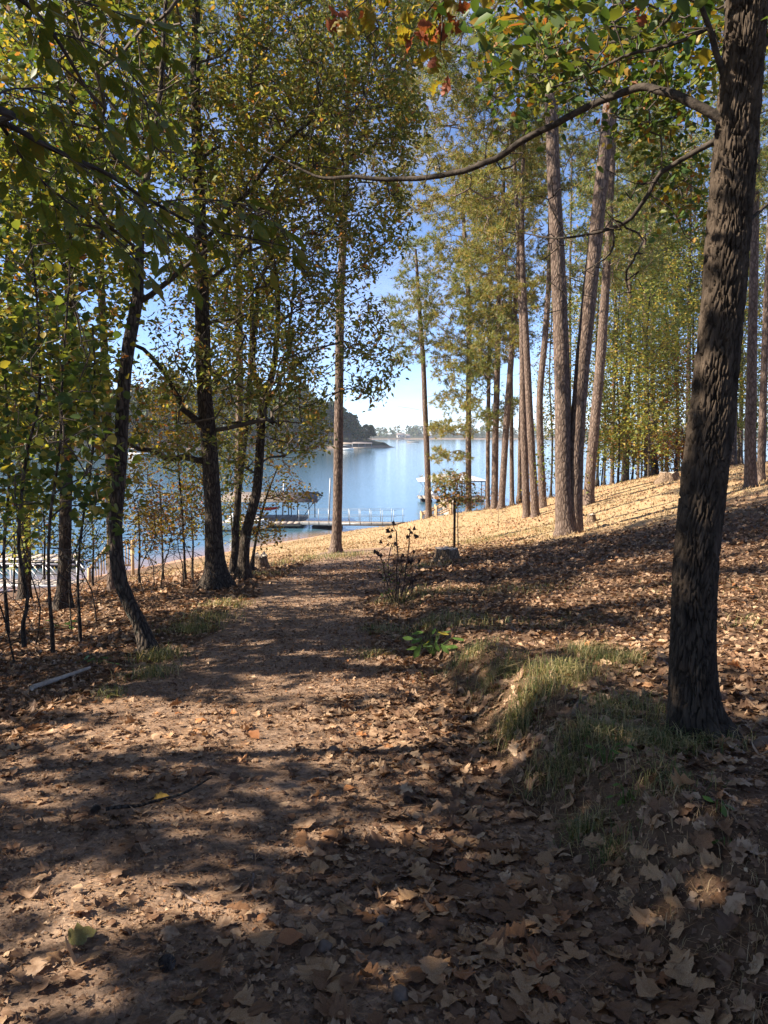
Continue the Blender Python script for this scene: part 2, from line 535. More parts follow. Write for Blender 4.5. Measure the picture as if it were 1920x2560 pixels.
M['far_soil'] = far_ground_mat()

def ground_mat():
    m, n, b = newmat('forest_floor')
    t = n.nodes.new('ShaderNodeTexCoord')
    at = n.nodes.new('ShaderNodeAttribute')
    at.attribute_name = 'grass'
    n1 = noise(n, 9, 8, 0.7)
    soil = ramp(n, [(0.25, (0.055, 0.034, 0.022)), (0.5, (0.11, 0.068, 0.043)), (0.75, (0.2, 0.13, 0.082))])
    n.links.new(n1, soil.inputs[0])
    n2_ = noise(n, 5, 8, 0.75)
    grass = ramp(n, [(0.22, (0.15, 0.125, 0.05)), (0.42, (0.28, 0.195, 0.105)), (0.6, (0.37, 0.265, 0.15)), (0.8, (0.42, 0.285, 0.17))])
    n.links.new(n2_, grass.inputs[0])
    n3 = noise(n, 0.35, 4, 0.6)
    red = ramp(n, [(0.5, (0, 0, 0)), (0.66, (0.65, 0.65, 0.65))])
    n.links.new(n3, red.inputs[0])
    gm = n.nodes.new('ShaderNodeMixRGB')
    n.links.new(red.outputs[0], gm.inputs[0])
    n.links.new(grass.outputs[0], gm.inputs[1])
    gm.inputs[2].default_value = (0.42, 0.235, 0.13, 1)
    mxx = n.nodes.new('ShaderNodeMixRGB')
    n.links.new(at.outputs['Fac'], mxx.inputs[0])
    n.links.new(soil.outputs[0], mxx.inputs[1])
    n.links.new(gm.outputs[0], mxx.inputs[2])
    at2 = n.nodes.new('ShaderNodeAttribute')
    at2.attribute_name = 'shore'
    sand = ramp(n, [(0.3, (0.26, 0.145, 0.095)), (0.7, (0.42, 0.27, 0.19))])
    n.links.new(n1, sand.inputs[0])
    mx2 = n.nodes.new('ShaderNodeMixRGB')
    n.links.new(at2.outputs['Fac'], mx2.inputs[0])
    n.links.new(mxx.outputs[0], mx2.inputs[1])
    n.links.new(sand.outputs[0], mx2.inputs[2])
    n.links.new(mx2.outputs[0], b.inputs['Base Color'])
    b.inputs['Roughness'].default_value = 0.95
    b.inputs['Specular IOR Level'].default_value = 0.1
    nb = noise(n, 40, 8, 0.75)
    bp = n.nodes.new('ShaderNodeBump')
    bp.inputs['Strength'].default_value = 0.7
    bp.inputs['Distance'].default_value = 0.02
    n.links.new(nb, bp.inputs['Height'])
    n.links.new(bp.outputs[0], b.inputs['Normal'])
    return m

def path_mat():
    m, n, b = newmat('dirt_path')
    n1 = noise(n, 3, 8, 0.7)
    c1 = ramp(n, [(0.3, (0.15, 0.1, 0.07)), (0.5, (0.23, 0.158, 0.112)), (0.7, (0.34, 0.245, 0.178))])
    n.links.new(n1, c1.inputs[0])
    n4 = noise(n, 55, 6, 0.8)
    c2 = ramp(n, [(0.3, (0.45, 0.42, 0.4)), (0.5, (1, 1, 1)), (0.72, (1.5, 1.45, 1.4))])
    n.links.new(n4, c2.inputs[0])
    mm = n.nodes.new('ShaderNodeMixRGB')
    mm.blend_type = 'MULTIPLY'
    mm.inputs[0].default_value = 1
    n.links.new(c1.outputs[0], mm.inputs[1])
    n.links.new(c2.outputs[0], mm.inputs[2])
    n5 = noise(n, 16, 5, 0.7)
    c5 = ramp(n, [(0.36, (0.5, 0.46, 0.43)), (0.5, (1, 1, 1)), (0.64, (1.35, 1.3, 1.22))])
    n.links.new(n5, c5.inputs[0])
    m5 = n.nodes.new('ShaderNodeMixRGB')
    m5.blend_type = 'MULTIPLY'
    m5.inputs[0].default_value = 0.8
    n.links.new(mm.outputs[0], m5.inputs[1])
    n.links.new(c5.outputs[0], m5.inputs[2])
    n.links.new(m5.outputs[0], b.inputs['Base Color'])
    b.inputs['Roughness'].default_value = 0.95
    b.inputs['Specular IOR Level'].default_value = 0.1
    nb = noise(n, 45, 9, 0.8)
    bp = n.nodes.new('ShaderNodeBump')
    bp.inputs['Strength'].default_value = 0.9
    bp.inputs['Distance'].default_value = 0.012
    n.links.new(nb, bp.inputs['Height'])
    n.links.new(bp.outputs[0], b.inputs['Normal'])
    return m

def water_mat():
    m, n, b = newmat('lake_water')
    at = n.nodes.new('ShaderNodeAttribute')
    at.attribute_name = 'shallow'
    mc = n.nodes.new('ShaderNodeMixRGB')
    n.links.new(at.outputs['Fac'], mc.inputs[0])
    mc.inputs[1].default_value = (0.05, 0.12, 0.17, 1)
    mc.inputs[2].default_value = (0.22, 0.14, 0.075, 1)
    n.links.new(mc.outputs[0], b.inputs['Base Color'])
    b.inputs['Roughness'].default_value = 0.06
    b.inputs['IOR'].default_value = 1.333
    b.inputs['Specular IOR Level'].default_value = 0.5
    a = noise(n, 0.9, 4, 0.6, stretch=(0.6, 1.6, 1))
    c = noise(n, 5.0, 3, 0.6, stretch=(0.7, 1.4, 1))
    ad = n.nodes.new('ShaderNodeMath')
    ad.operation = 'MULTIPLY_ADD'
    ad.inputs[1].default_value = 0.22
    n.links.new(c, ad.inputs[0])
    n.links.new(a, ad.inputs[2])
    bp = n.nodes.new('ShaderNodeBump')
    bp.inputs['Strength'].default_value = 0.3
    bp.inputs['Distance'].default_value = 0.12
    n.links.new(ad.outputs[0], bp.inputs['Height'])
    n.links.new(bp.outputs[0], b.inputs['Normal'])
    return m
M['ground'] = ground_mat()
M['path'] = path_mat()
M['water'] = water_mat()

# ------------------------------------------------------------------ terrain
TOE_Y = np.array([-6, 0, 2.3, 4.4, 7.3, 10.8, 15, 22, 30])
TOE_X = np.array([1.15, 1.05, 0.92, 0.66, 0.46, 0.22, 0.15, 0.2, 0.3])
BH_Y = np.array([-6, 3, 6, 9, 13, 19, 24])
BH_H = np.array([0.32, 0.34, 0.30, 0.2, 0.12, 0.06, 0.0])

def toe(y):
    return np.interp(y, TOE_Y, TOE_X)

def bank(x, y):
    x = np.asarray(x, float)
    y = np.asarray(y, float)
    wob = (n2(x * 0 + 1.3, y, 1.6, 5) - 0.5) * 0.22
    t = toe(y) + wob
    return np.interp(y, BH_Y, BH_H) * smooth(0.0, 0.55, x - t)

CP = np.array([
    (-1, -6, .5), (-1, 0, 0), (-1, 4, -.36), (-1, 8, -.74), (-1, 13, -1.22), (-1, 20, -1.93), (-1.5, 26, -2.44),
    (.9, 2.3, -.2), (.6, 4.4, -.40), (.45, 7.3, -.68), (.2, 10.8, -1.02), (-2.3, 4, -.36), (-2.3, 11, -1.05),
    (-2.6, 8.5, -.9), (-5.45, 13, -1.4), (-3.24, 14.8, -1.36), (-12, 27, -4.1), (-18, 41, -6.4), (-9, 20, -2.7),
    (-6, 5, -.72), (-10, 5, -1.3), (-10, 10, -1.7), (-4, 3, -.38), (-20, 10, -3.2), (-20, 25, -5.0), (-15, -5, -.6),
    (-7.7, 57, -6.4), (-1, 63, -6.4), (-6, 45, -5.0), (-2.5, 40, -4.1), (-6, 32, -3.6), (-1.6, 26, -2.38),
    (2.36, 42, -2.95), (1.25, 60, -5.5), (4.6, 42, -2.66), (6.1, 33, -1.96), (5.6, 23, -1.38), (8.2, 31, -1.22),
    (14.9, 42, -.8), (11.4, 24, -.06), (20, 40, -.2), (1.6, 20, -1.68), (1.7, 4.2, -.08), (4.4, 9, -.36), (8.3, 17, -.29),
    (2.1, 14, -1.07), (1.28, 8.5, -.62), (5, 55, -6.3), (12, 56, -6.4), (20, 59, -6.2), (32, 62, -5.0), (35, 40, 1.2), (35, 20, 3.0),
    (15, 8, 1.1), (20, -2, 2.4), (10, 0, .9), (3, -3, .4), (2.6, 33, -2.6), (3.5, 28, -2.1),
    (-20, 62, -9), (0, 80, -9), (15, 80, -9), (40, 84, -9), (-40, 40, -9), (-40, 10, -7.5), (55, 30, 3), (55, 60, -5), (-40, -10, -4),
], float)

def tps_fit(C, lam=0.02):
    X = C[:, :2]
    n = len(C)
    d = np.linalg.norm(X[:, None] - X[None], axis=2)
    A = np.where(d > 0, d * d * np.log(d + 1e-12), 0) + np.eye(n) * lam
    Pm = np.column_stack([np.ones(n), X])
    L = np.block([[A, Pm], [Pm.T, np.zeros((3, 3))]])
    z = C[:, 2] - bank(C[:, 0], C[:, 1])
    return np.linalg.solve(L, np.concatenate([z, np.zeros(3)]))
TW = tps_fit(CP, 0.5)

def gz(x, y):
    x = np.asarray(x, float)
    y = np.asarray(y, float)
    sh = x.shape
    xf, yf = x.ravel(), y.ravel()
    r = np.zeros(len(xf))
    for i in range(len(CP)):
        d2 = (xf - CP[i, 0]) ** 2 + (yf - CP[i, 1]) ** 2
        r += TW[i] * 0.5 * d2 * np.log(d2 + 1e-12)
    r += TW[-3] + TW[-2] * xf + TW[-1] * yf
    r += bank(xf, yf)
    onpath = smooth(-2.6, -2.0, xf) * (1 - smooth(-0.1, 0.2, xf - toe(yf))) * (1 - smooth(26, 30, yf))
    rough = 0.09 * (n2(xf, yf, 0.9, 1) - 0.5) + 0.05 * (n2(xf, yf, 2.7, 2) - 0.5) + 0.02 * (n2(xf, yf, 9, 3) - 0.5)
    face = smooth(-.05, .15, xf - toe(yf)) * (1 - smooth(.6, .9, xf - toe(yf))) * (1 - smooth(9, 13, yf))
    r += face * (0.10 * (n2(xf, yf, 4.5, 11) - .5) + 0.05 * (n2(xf, yf, 13, 12) - .5))
    r += rough * (1 - 0.65 * onpath)
    return r.reshape(sh)

def on_path(x, y):
    e = (n2(np.asarray(x) * 0 + 9, y, 1.1, 8) - 0.5) * 0.5
    return (x > -2.35 + e) & (x < toe(y) + 0.02) & (y < 27.5)

def axis(segs):
    out = []
    for a, b, s in segs:
        out.append(np.arange(a, b, s))
    return np.concatenate(out + [np.array([segs[-1][1]])])
gx = axis([(-60, -20, 2.5), (-20, -8, .5), (-8, -3, .16), (-3, 4, .05), (4, 10, .16), (10, 24, .45), (24, 60, 2.5)])
gy = axis([(-14, 0, .8), (0, 1.2, .2), (1.2, 6, .045), (6, 14, .1), (14, 30, .25), (30, 66, .6), (66, 90, 2.5)])
GX, GY = np.meshgrid(gx, gy)
GZ = gz(GX, GY)
nxg, nyg = len(gx), len(gy)
VV = np.stack([GX, GY, GZ], -1).reshape(-1, 3)
ii = np.arange(nyg - 1)[:, None] * nxg + np.arange(nxg - 1)[None]
FF = np.stack([ii, ii + 1, ii + nxg + 1, ii + nxg], -1).reshape(-1, 4)
cxy = VV[FF].mean(1)
pm = on_path(cxy[:, 0], cxy[:, 1])

def grassness(x, y):
    lawn = smooth(21, 27, y + 4.0 * smooth(2, 7, x) + 3 * (n2(x, y, .5, 4) - .5)) * smooth(-14, -7, x)
    return np.clip(lawn, 0, 1)

def sub_mesh(name, mask, mat):
    F = FF[mask]
    u, inv = np.unique(F.ravel(), return_inverse=True)
    V = VV[u]
    me = mesh_np(name, V, inv.reshape(-1, 4))
    smooth_shade(me)
    a = me.attributes.new('grass', 'FLOAT', 'POINT')
    a.data.foreach_set('value', grassness(V[:, 0], V[:, 1]).astype(np.float32))
    s = me.attributes.new('shore', 'FLOAT', 'POINT')
    zz = V[:, 2] + 0.25 * (n2(V[:, 0], V[:, 1], .6, 9) - .5)
    s.data.foreach_set('value', (1 - smooth(LAKE + 0.15, LAKE + 0.55, zz)).astype(np.float32))
    me.materials.append(mat)
    o = bpy.data.objects.new(name, me)
    COL.objects.link(o)
    o['kind'] = 'structure'
    return o
g_o = sub_mesh('ground', ~pm, M['ground'])
g_o['label'] = 'leaf strewn forest floor and dry lawn sloping to the lake'
p_o = sub_mesh('path', pm, M['path'])
p_o['label'] = 'brown dirt path running away towards the lake'

def lake():
    xs = axis([(-1250, -100, 230), (-100, -30, 5), (-30, 30, .5), (30, 100, 5), (100, 1850, 250)])
    ys = axis([(-40, 30, 10), (30, 70, .5), (70, 130, 5), (130, 400, 30), (400, 2300, 190)])
    X, Y = np.meshgrid(xs, ys)
    V = np.stack([X, Y, np.full_like(X, LAKE)], -1).reshape(-1, 3)
    n = len(xs)
    i = np.arange(len(ys) - 1)[:, None] * n + np.arange(n - 1)[None]
    F = np.stack([i, i + 1, i + n + 1, i + n], -1).reshape(-1, 4)
    me = mesh_np('lake', V, F)
    sh = np.zeros(len(V))
    k = (abs(V[:, 0]) < 60) & (V[:, 1] > -10) & (V[:, 1] < 90)
    dep = LAKE - gz(V[k, 0], V[k, 1])
    sh[k] = 1 - smooth(0.0, 0.9, dep)
    a = me.attributes.new('shallow', 'FLOAT', 'POINT')
    a.data.foreach_set('value', sh.astype(np.float32))
    me.materials.append(M['water'])
    o = bpy.data.objects.new('lake', me)
    COL.objects.link(o)
    o['kind'] = 'structure'
    o['label'] = 'rippled blue lake behind the trees'
lake()

# ------------------------------------------------------------------ gaps cut in the crowns so sun reaches chosen ground spots
def sun_foot(p):
    """ground point that a crown point would shade"""
    p = np.asarray(p, float)
    z = np.full(len(p), -1.0)
    for _ in range(2):
        s = (p[:, 2] - z) / SUN[2]
        q = p[:, :2] - SUN[:2] * s[:, None]
        z = -0.095 * q[:, 1] + 0.14 * np.clip(q[:, 0] - 1, 0, 20)
    return q

def spot(px, py, rx, ry):
    # photo pixel -> ground point by marching
    for Y in np.arange(1.8, 60, 0.05):
        q = P(px, py, Y)
        if q[2] <= -0.095 * Y + 0.14 * max(0, q[0] - 1) + (0.15 if q[0] > 1 else 0):
            return (q[0], q[1], rx, ry)
    return (0, 0, 0, 0)
SPOTS = [
    spot(640, 1840, .9, .5), spot(480, 1790, .6, .3), spot(880, 1870, .5, .35), spot(1000, 1800, .25, .15), spot(260, 1760, .5, .25), spot(120, 1830, .35, .2),
    spot(300, 2230, .36, .13), spot(560, 2290, .36, .15), spot(760, 2310, .26, .12), spot(1080, 2290, .2, .1), spot(100, 2290, .22, .12), spot(1100, 2470, .14, .07),
    spot(1090, 2110, .2, .1), spot(1250, 1930, .3, .12), spot(1410, 1740, .42, .35), spot(1500, 1620, .5, .4), spot(1300, 1600, .6, .4),
    spot(1650, 1600, .4, .3), spot(1840, 1600, .5, .8), spot(1500, 1480, .9, .5), spot(1850, 1450, 1.0, .8), spot(1150, 1470, .7, .5),
    spot(1200, 1420, 1.2, .6), spot(1060, 1500, .3, .4), spot(1700, 1380, 1.5, .6), spot(1000, 1660, .5, .25), spot(830, 1640, .5, .2),
    spot(1115, 1392, .45, .35), spot(700, 1450, .6, .4), spot(860, 1430, .8, .5), spot(1100, 2500, .15, .08), spot(1250, 2380, .12, .08), spot(1720, 2260, .12, .1),
    spot(600, 2060, .3, .12), spot(920, 2080, .22, .1), spot(150, 1990, .3, .1), spot(200, 1560, .5, .3), spot(350, 1480, .6, .5), spot(60, 1600, .5, .4),
]
SPA = np.array([s for s in SPOTS if s[2] > 0])

def sun_keep(p):
    """False where leaves are left out to let sun onto chosen ground"""
    q = sun_foot(p)
    keep = np.ones(len(p), bool)
    rnd = RNG.uniform(0, 1, len(p))
    nx = (n2(q[:, 0], q[:, 1], 3.0, 21) - .5) * 0.9 + (n2(q[:, 0], q[:, 1], 9.0, 23) - .5) * 0.6
    for x, y, rx, ry in SPA:
        d = ((q[:, 0] - x) / rx) ** 2 + ((q[:, 1] - y) / ry) ** 2
        keep &= rnd < np.clip(.04 + (d - .85 - nx) * 1.3, .04, 1)
    dap = 0.5 * n2(q[:, 0], q[:, 1], 0.9, 71) + 0.3 * n2(q[:, 0], q[:, 1], 2.8, 72) + 0.2 * n2(q[:, 0], q[:, 1], 7.5, 73)
    thr = np.interp(q[:, 1], [0, 7, 9], [0.64, 0.645, 0.66])
    hole = (q[:, 0] > -4.5) & ~((q[:, 0] > 0.5) & (q[:, 1] < 4.6))
    keep &= ~(hole & (rnd > np.clip(1 - (dap - thr + .05) * 9, .08, 1)))
    lawn = q[:, 1] > 24.8 + 1.2 * (n2(q[:, 0], q[:, 1], 0.6, 22) - .5) - 0.12 * q[:, 0]
    keep &= ~(lawn & (q[:, 0] > -12))
    return keep

# ------------------------------------------------------------------ leaves, needles, twigs
def unit(v):
    return v / (np.linalg.norm(v, axis=-1, keepdims=True) + 1e-9)

def leaf_arrays(C, d, nrm, L, W, tmpl='ovate', fold=0.18, curl=0.12):
    """C (n,3) base points, d axis, nrm normal, L length, W half width"""
    n = len(C)
    d = unit(d)
    s = unit(np.cross(nrm, d))
    nn = np.cross(d, s)
    if tmpl == 'tri':
        T = [(0, -.55, 0), (.35, 1, fold), (1, -.2, -curl)]
        F = [[0, 1, 2]]
    elif tmpl == 'diamond':
        T = [(0, 0, 0), (.45, -1, fold), (1, 0, -curl), (.45, 1, fold)]
        F = [[0, 1, 2], [0, 2, 3]]
    elif tmpl == 'ovate':
        T = [(0, 0, 0), (.28, -.85, fold), (.66, -.75, fold * .7), (1, 0, -curl), (.66, .75, fold * .7), (.28, .85, fold)]
        F = [[0, 1, 2, 3], [0, 3, 4, 5]]
    elif tmpl == 'lobed':
        T = [(0, 0, 0), (.16, -.25, .02), (.3, -.9, fold), (.45, -.35, .06), (.62, -1.0, fold), (.72, -.35, 0), (1, 0, -curl), (.72, .35, 0), (.62, 1.0, fold), (.45, .35, .06), (.3, .9, fold), (.16, .25, .02)]
        F = [[0, 1, 2, 3], [0, 3, 9, 11], [3, 4, 5, 6], [3, 6, 7, 9], [9, 7, 8, 9]][:0]
        F = [[0, 1, 3], [1, 2, 3], [3, 4, 5], [3, 5, 6], [0, 3, 6], [0, 6, 9], [9, 6, 7], [9, 7, 8], [0, 9, 11], [11, 9, 10]]
    T = np.array(T, float)
    L = np.broadcast_to(L, (n,))
    W = np.broadcast_to(W, (n,))
    V = C[:, None] + (T[None, :, 0] * L[:, None])[..., None] * d[:, None] + (T[None, :, 1] * W[:, None])[..., None] * s[:, None] + (T[None, :, 2] * W[:, None])[..., None] * nn[:, None]
    F = np.array(F)
    FA = (np.arange(n)[:, None, None] * len(T) + F[None]).reshape(-1, F.shape[1])
    return V.reshape(-1, 3), FA

def rand_dirs(n, zmu=0., zs=1.):
    v = RNG.normal(size=(n, 3))
    v[:, 2] = v[:, 2] * zs + zmu
    return unit(v)

def grow(trunk, trad, targets, rtip=0.004, seg=0.4, wob=0.10, lift=0.25, pw=0.5, zpen=0.7):
    """branches reaching from the trunk polyline to every target; returns nodes, parents, radii, tips"""
    pos = [tuple(p) for p in trunk]
    nt_ = len(pos)
    par = [-1] + list(range(nt_ - 1))
    T = np.asarray(targets, float)
    dt = np.min(np.linalg.norm(T[:, None] - np.asarray(trunk)[None], axis=2), 1)
    order = np.argsort(dt)
    A = np.zeros((nt_ + len(T) * 14 + 64, 3))
    A[:nt_] = trunk
    depth = np.zeros(len(A))
    n = nt_
    tips = []
    for ti in order:
        t = T[ti]
        v = t - A[:n]
        d = np.linalg.norm(v, axis=1)
        cost = d + zpen * np.clip(A[:n, 2] - t[2] + 0.25 * d, 0, None) + 0.05 * depth[:n]
        b = int(np.argmin(cost))
        m = max(1, min(12, int(math.ceil(d[b] / seg))))
        p0 = A[b]
        side = RNG.normal(size=3) * wob * d[b]
        prev = b
        for q in range(1, m + 1):
            u = q / m
            if n >= len(A):
                break
            bow = math.sin(u * math.pi)
            p = p0 + (t - p0) * u + side * bow + np.array([0, 0, lift * d[b] * bow * 0.35]) + RNG.normal(size=3) * 0.02 * d[b] / m ** .5
            A[n] = p
            par.append(prev)
            depth[n] = depth[prev] + d[b] / m
            prev = n
            n += 1
        tips.append(prev)
    par = np.array(par)
    cnt = np.zeros(n)
    for t in tips:
        cnt[t] += 1
    for i in range(n - 1, nt_ - 1, -1):
        cnt[par[i]] += cnt[i]
    R = rtip * np.maximum(cnt, 1) ** pw
    tr = np.asarray(trad)
    for i in range(nt_, n):
        if par[i] < nt_:
            R[i] = min(R[i], tr[par[i]] * 0.6)
        else:
            R[i] = min(R[i], R[par[i]])
    return A[:n], par, R, np.array(tips, int), nt_

def twig_mesh(A, par, R, n0, k=4):
    idx = np.arange(n0, len(A))
    p0 = A[par[idx]]
    p1 = A[idx]
    r1 = R[idx]
    r0 = np.where(par[idx] >= n0, R[np.clip(par[idx], 0, None)], r1)
    r0 = np.minimum(r0, r1 * 1.6)
    d = unit(p1 - p0)
    ref = np.where(np.abs(d[:, 2:3]) > 0.9, np.array([[1., 0, 0]]), np.array([[0, 0, 1.]]))
    x = unit(np.cross(ref, d))
    y = np.cross(d, x)
    a = np.arange(k) * 2 * math.pi / k
    ring = np.cos(a)[None, :, None] * x[:, None] + np.sin(a)[None, :, None] * y[:, None]
    V = np.concatenate([(p0 - d * r0[:, None] * .3)[:, None] + ring * r0[:, None, None], p1[:, None] + ring * r1[:, None, None]], 1)
    E = len(idx)
    b = np.arange(E)[:, None, None] * 2 * k
    j = np.arange(k)
    f = np.stack([j, (j + 1) % k, k + (j + 1) % k, k + j], -1)
    return V.reshape(-1, 3), (b + f[None]).reshape(-1, 4)

def ellipse_targets(spec, conv=D):
    """spec rows (x, y, rx, ry, depth, ddepth, n) in display pixels"""
    out = []
    for x, y, rx, ry, Y, dY, n in spec:
        for _ in range(n):
            a = RNG.uniform(0, 2 * math.pi)
            r = math.sqrt(RNG.uniform(0, 1))
            q = conv(x + rx * r * math.cos(a), y + ry * r * math.sin(a), max(1.5, Y + dY * RNG.uniform(-1, 1)))
            out.append(q)
    out = np.array(out)
    k = out[:, 2] > gz(out[:, 0], out[:, 1]) + 0.35
    return out[k]

def trunk_pts(spec, conv=D):
    """(dx, dy, depth, width_px_display) -> points, radii"""
    p = np.array([conv(a, b, c) for a, b, c, _ in spec])
    r = np.array([wd * K * c / 1920.0 / 2 for _, _, c, wd in spec])
    return p, r

def trunk_mesh(pts, rad, k=14, step=0.25, rough=0.06, flare=1.0, sink=True, seed=0, jit_=True):
    pts = np.array(pts)
    rad = np.array(rad)
    if sink:
        d0 = pts[0] - np.array([0, 0, .25])
        pts = np.vstack([d0, pts])
        rad = np.concatenate([[rad[0] * (1.1 + .2 * flare)], rad])
    p, r = resample(pts, rad, step)
    if jit_ and not sink and len(p) > 6 and np.max(r) < .1:
        tt = np.cumsum(np.r_[0, np.linalg.norm(np.diff(p, axis=0), axis=1)])
        for sc1, am in ((5., 1.1), (14., .5)):
            jit = np.stack([vnoise(np.stack([tt * sc1 + seed * 31 + q * 17, tt * 0 + seed, tt * 0 + q], -1)) - .5 for q in range(3)], -1)
            fade = np.minimum(1, tt / (tt[-1] * .08 + 1e-6))[:, None]
            p = p + jit * am * np.maximum(r, .004)[:, None] * 2.0 * fade
    h = p[:, 2] - p[0, 2] - .25
    r = r * (1 + flare * 0.45 * np.exp(-np.clip(h, 0, None) / 0.16) * (1 if sink else 0))
    a = np.arange(k) * 2 * math.pi / k
    Q = np.stack([np.cos(a)[None] * np.ones(len(p))[:, None] * 1.6, np.sin(a)[None] * np.ones(len(p))[:, None] * 1.6, (h[:, None] * 1.7) * np.ones(k)[None]], -1) + seed * 7.13
    disp = (vnoise(Q) - .5) * 2 * rough * r[:, None] + (vnoise(Q * 3.1 + 5) - .5) * rough * r[:, None]
    if sink and flare:
        lob = np.cos(a * 4 + seed)[None] * 0.18 * flare * np.exp(-np.clip(h, 0, None) / 0.14)[:, None] * r[:, None]
        disp = disp + lob
    V, F = tube_np(p, r, k, disp)
    return V, F, p, r

def add_leaves(A, idx, per, L, W, spread, tmpl='diamond', droop=-.25, gate=True, flat=1.3, clump=1.9):
    C = np.repeat(A[idx], per, axis=0) + RNG.normal(size=(len(idx) * per, 3)) * spread
    if clump:
        cl = .65 * vnoise(C * clump) + .35 * vnoise(C * clump * 2.7 + 4)
        C = C[cl > .40 + .12 * RNG.uniform(-1, 1, len(C))]
    if gate:
        C = C[sun_keep(C)]
    n = len(C)
    d = rand_dirs(n, droop, .6)
    nr = rand_dirs(n, flat, .8)
    sz = RNG.uniform(.65, 1.2, n)
    return leaf_arrays(C, d, nr, L * sz, W * sz, tmpl)

def tree(name, label, cat, spec, crown=None, leafmat='leaf_yg', bark='dark_bark', per=5, L=.085, W=.026, spread=.14, group=None, k=14, tmpl='diamond', conv=D, flare=1., droop=-.25, gate=True, limbs=(), rtip=.004, seg=.4, extra_leaf=None, wob=.10, zpen=.7, twigmat='twig', rough=.06, tw_k=4, clump=1.9):
    pts, rad = trunk_pts(spec, conv) if len(spec[0]) == 4 else (np.array([s[0] for s in spec]), np.array([s[1] for s in spec]))
    base = pts[0].copy()
    t = thing(name, label, cat, base, group)
    V, F, tp, tr = trunk_mesh(pts, rad, k, .22, rough, flare, seed=random.random() * 9)
    part('trunk', V, F, M[bark], t, True)
    NT, NR = [tp], [tr]
    for ls in limbs:
        lp, lr = trunk_pts(ls, conv) if len(ls[0]) == 4 else (np.array([s[0] for s in ls]), np.array([s[1] for s in ls]))
        V, F, lp2, lr2 = trunk_mesh(lp, lr, max(6, k - 4), .15, rough * 1.3, 0, sink=False, seed=random.random() * 9)
        part('branch', V, F, M['limb'], t, True)
        NT.append(lp2)
        NR.append(lr2)
    if crown is not None and len(crown):
        NT2 = np.concatenate(NT)
        NR2 = np.concatenate(NR)
        hi = NT2[:, 2] > base[2] + 0.9
        NT2, NR2 = NT2[hi], NR2[hi]
        A, par, R, tips, n0 = grow(NT2, NR2, crown, rtip=rtip, seg=seg, wob=wob, zpen=zpen)
        V, F = twig_mesh(A, par, R, n0, tw_k)
        part('branchwork', V, F, M[twigmat], t, kind='stuff')
        thin = np.arange(n0, len(A))
        thin = thin[R[thin] < rtip * 3.2]
        if per:
            V, F = add_leaves(A, thin, per, L, W, spread, tmpl, droop, gate, clump=clump)
            if len(V):
                part('crown', V, F, M[leafmat], t, kind='stuff')
        return t, A, thin
    return t, None, None

def needle_tufts(C, axis_, n, L, wd):
    m = len(C)
    d = unit(np.repeat(axis_, n, 0) * 0.9 + RNG.normal(size=(m * n, 3)) * 0.55)
    B = np.repeat(C, n, 0) + d * 0.02
    s = unit(np.cross(d, RNG.normal(size=(m * n, 3))))
    l = L * RNG.uniform(.7, 1.15, m * n)[:, None]
    V = np.stack([B - s * wd, B + s * wd, B + d * l + np.array([0, 0, -1]) * l * .12], 1)
    F = np.arange(m * n * 3).reshape(-1, 3)
    return V.reshape(-1, 3), F

def pine(label, spec, crown, mat='needle', name='pine_tree', group=None, k=14, nn=15, L=.22, wd=.011, tufts=6, limbs=(), gate=False, stubs=8, rtip=.006, seg=.5, spread=.16):
    pts, rad = trunk_pts(spec) if len(spec[0]) == 4 else (np.array([s[0] for s in spec]), np.array([s[1] for s in spec]))
    base = pts[0].copy()
    t = thing(name, label, 'tree', base, group)
    V, F, tp, tr = trunk_mesh(pts, rad, k, .25, .05, .7, seed=random.random() * 9)
    part('trunk', V, F, M['pine_bark'], t, True)
    NT, NR = [tp], [tr]
    for ls in limbs:
        lp, lr = trunk_pts(ls)
        V, F, lp2, lr2 = trunk_mesh(lp, lr, k, .25, .05, 0, sink=False, seed=random.random() * 9)
        part('trunk', V, F, M['pine_bark'], t, True)
        NT.append(lp2)
        NR.append(lr2)
    NT = np.concatenate(NT)
    NR = np.concatenate(NR)
    # dead stubs
    if stubs:
        st = []
        for _ in range(stubs):
            i = random.randrange(int(len(tp) * .35), len(tp))
            a = random.uniform(0, 6.283)
            l = random.uniform(.4, 1.6)
            p = tp[i] + np.array([math.cos(a) * l, math.sin(a) * l, random.uniform(-.2, .3) * l])
            st.append(p)
        A, par, R, tips, n0 = grow(tp, tr, np.array(st), rtip=.007, seg=.3, zpen=.2)
        V, F = twig_mesh(A, par, R, n0, 4)
        part('dead_branches', V, F, M['pine_twig'], t, kind='stuff')
    if crown is not None and len(crown):
        hi = NT[:, 2] > base[2] + 2.0
        A, par, R, tips, n0 = grow(NT[hi], NR[hi], crown, rtip=rtip, seg=seg, wob=.08, lift=.15, zpen=.25)
        V, F = twig_mesh(A, par, R, n0, 4)
        part('branchwork', V, F, M['pine_twig'], t, kind='stuff')
        thin = np.arange(n0, len(A))
        thin = thin[R[thin] < rtip * 2.5]
        C = np.repeat(A[thin], tufts, 0) + RNG.normal(size=(len(thin) * tufts, 3)) * spread * np.array([1, 1, .55])
        ax = np.repeat(unit(A[thin] - A[par[thin]]), tufts, 0) * .8 + RNG.normal(size=(len(C), 3)) * .5 + np.array([0, 0, .35])
        if gate:
            kk = sun_keep(C)
            C, ax = C[kk], ax[kk]
        if len(C) == 0:
            return t
        V, F = needle_tufts(C, unit(ax), nn, L, wd)
        part('crown', V, F, M[mat], t, kind='stuff')
    return t

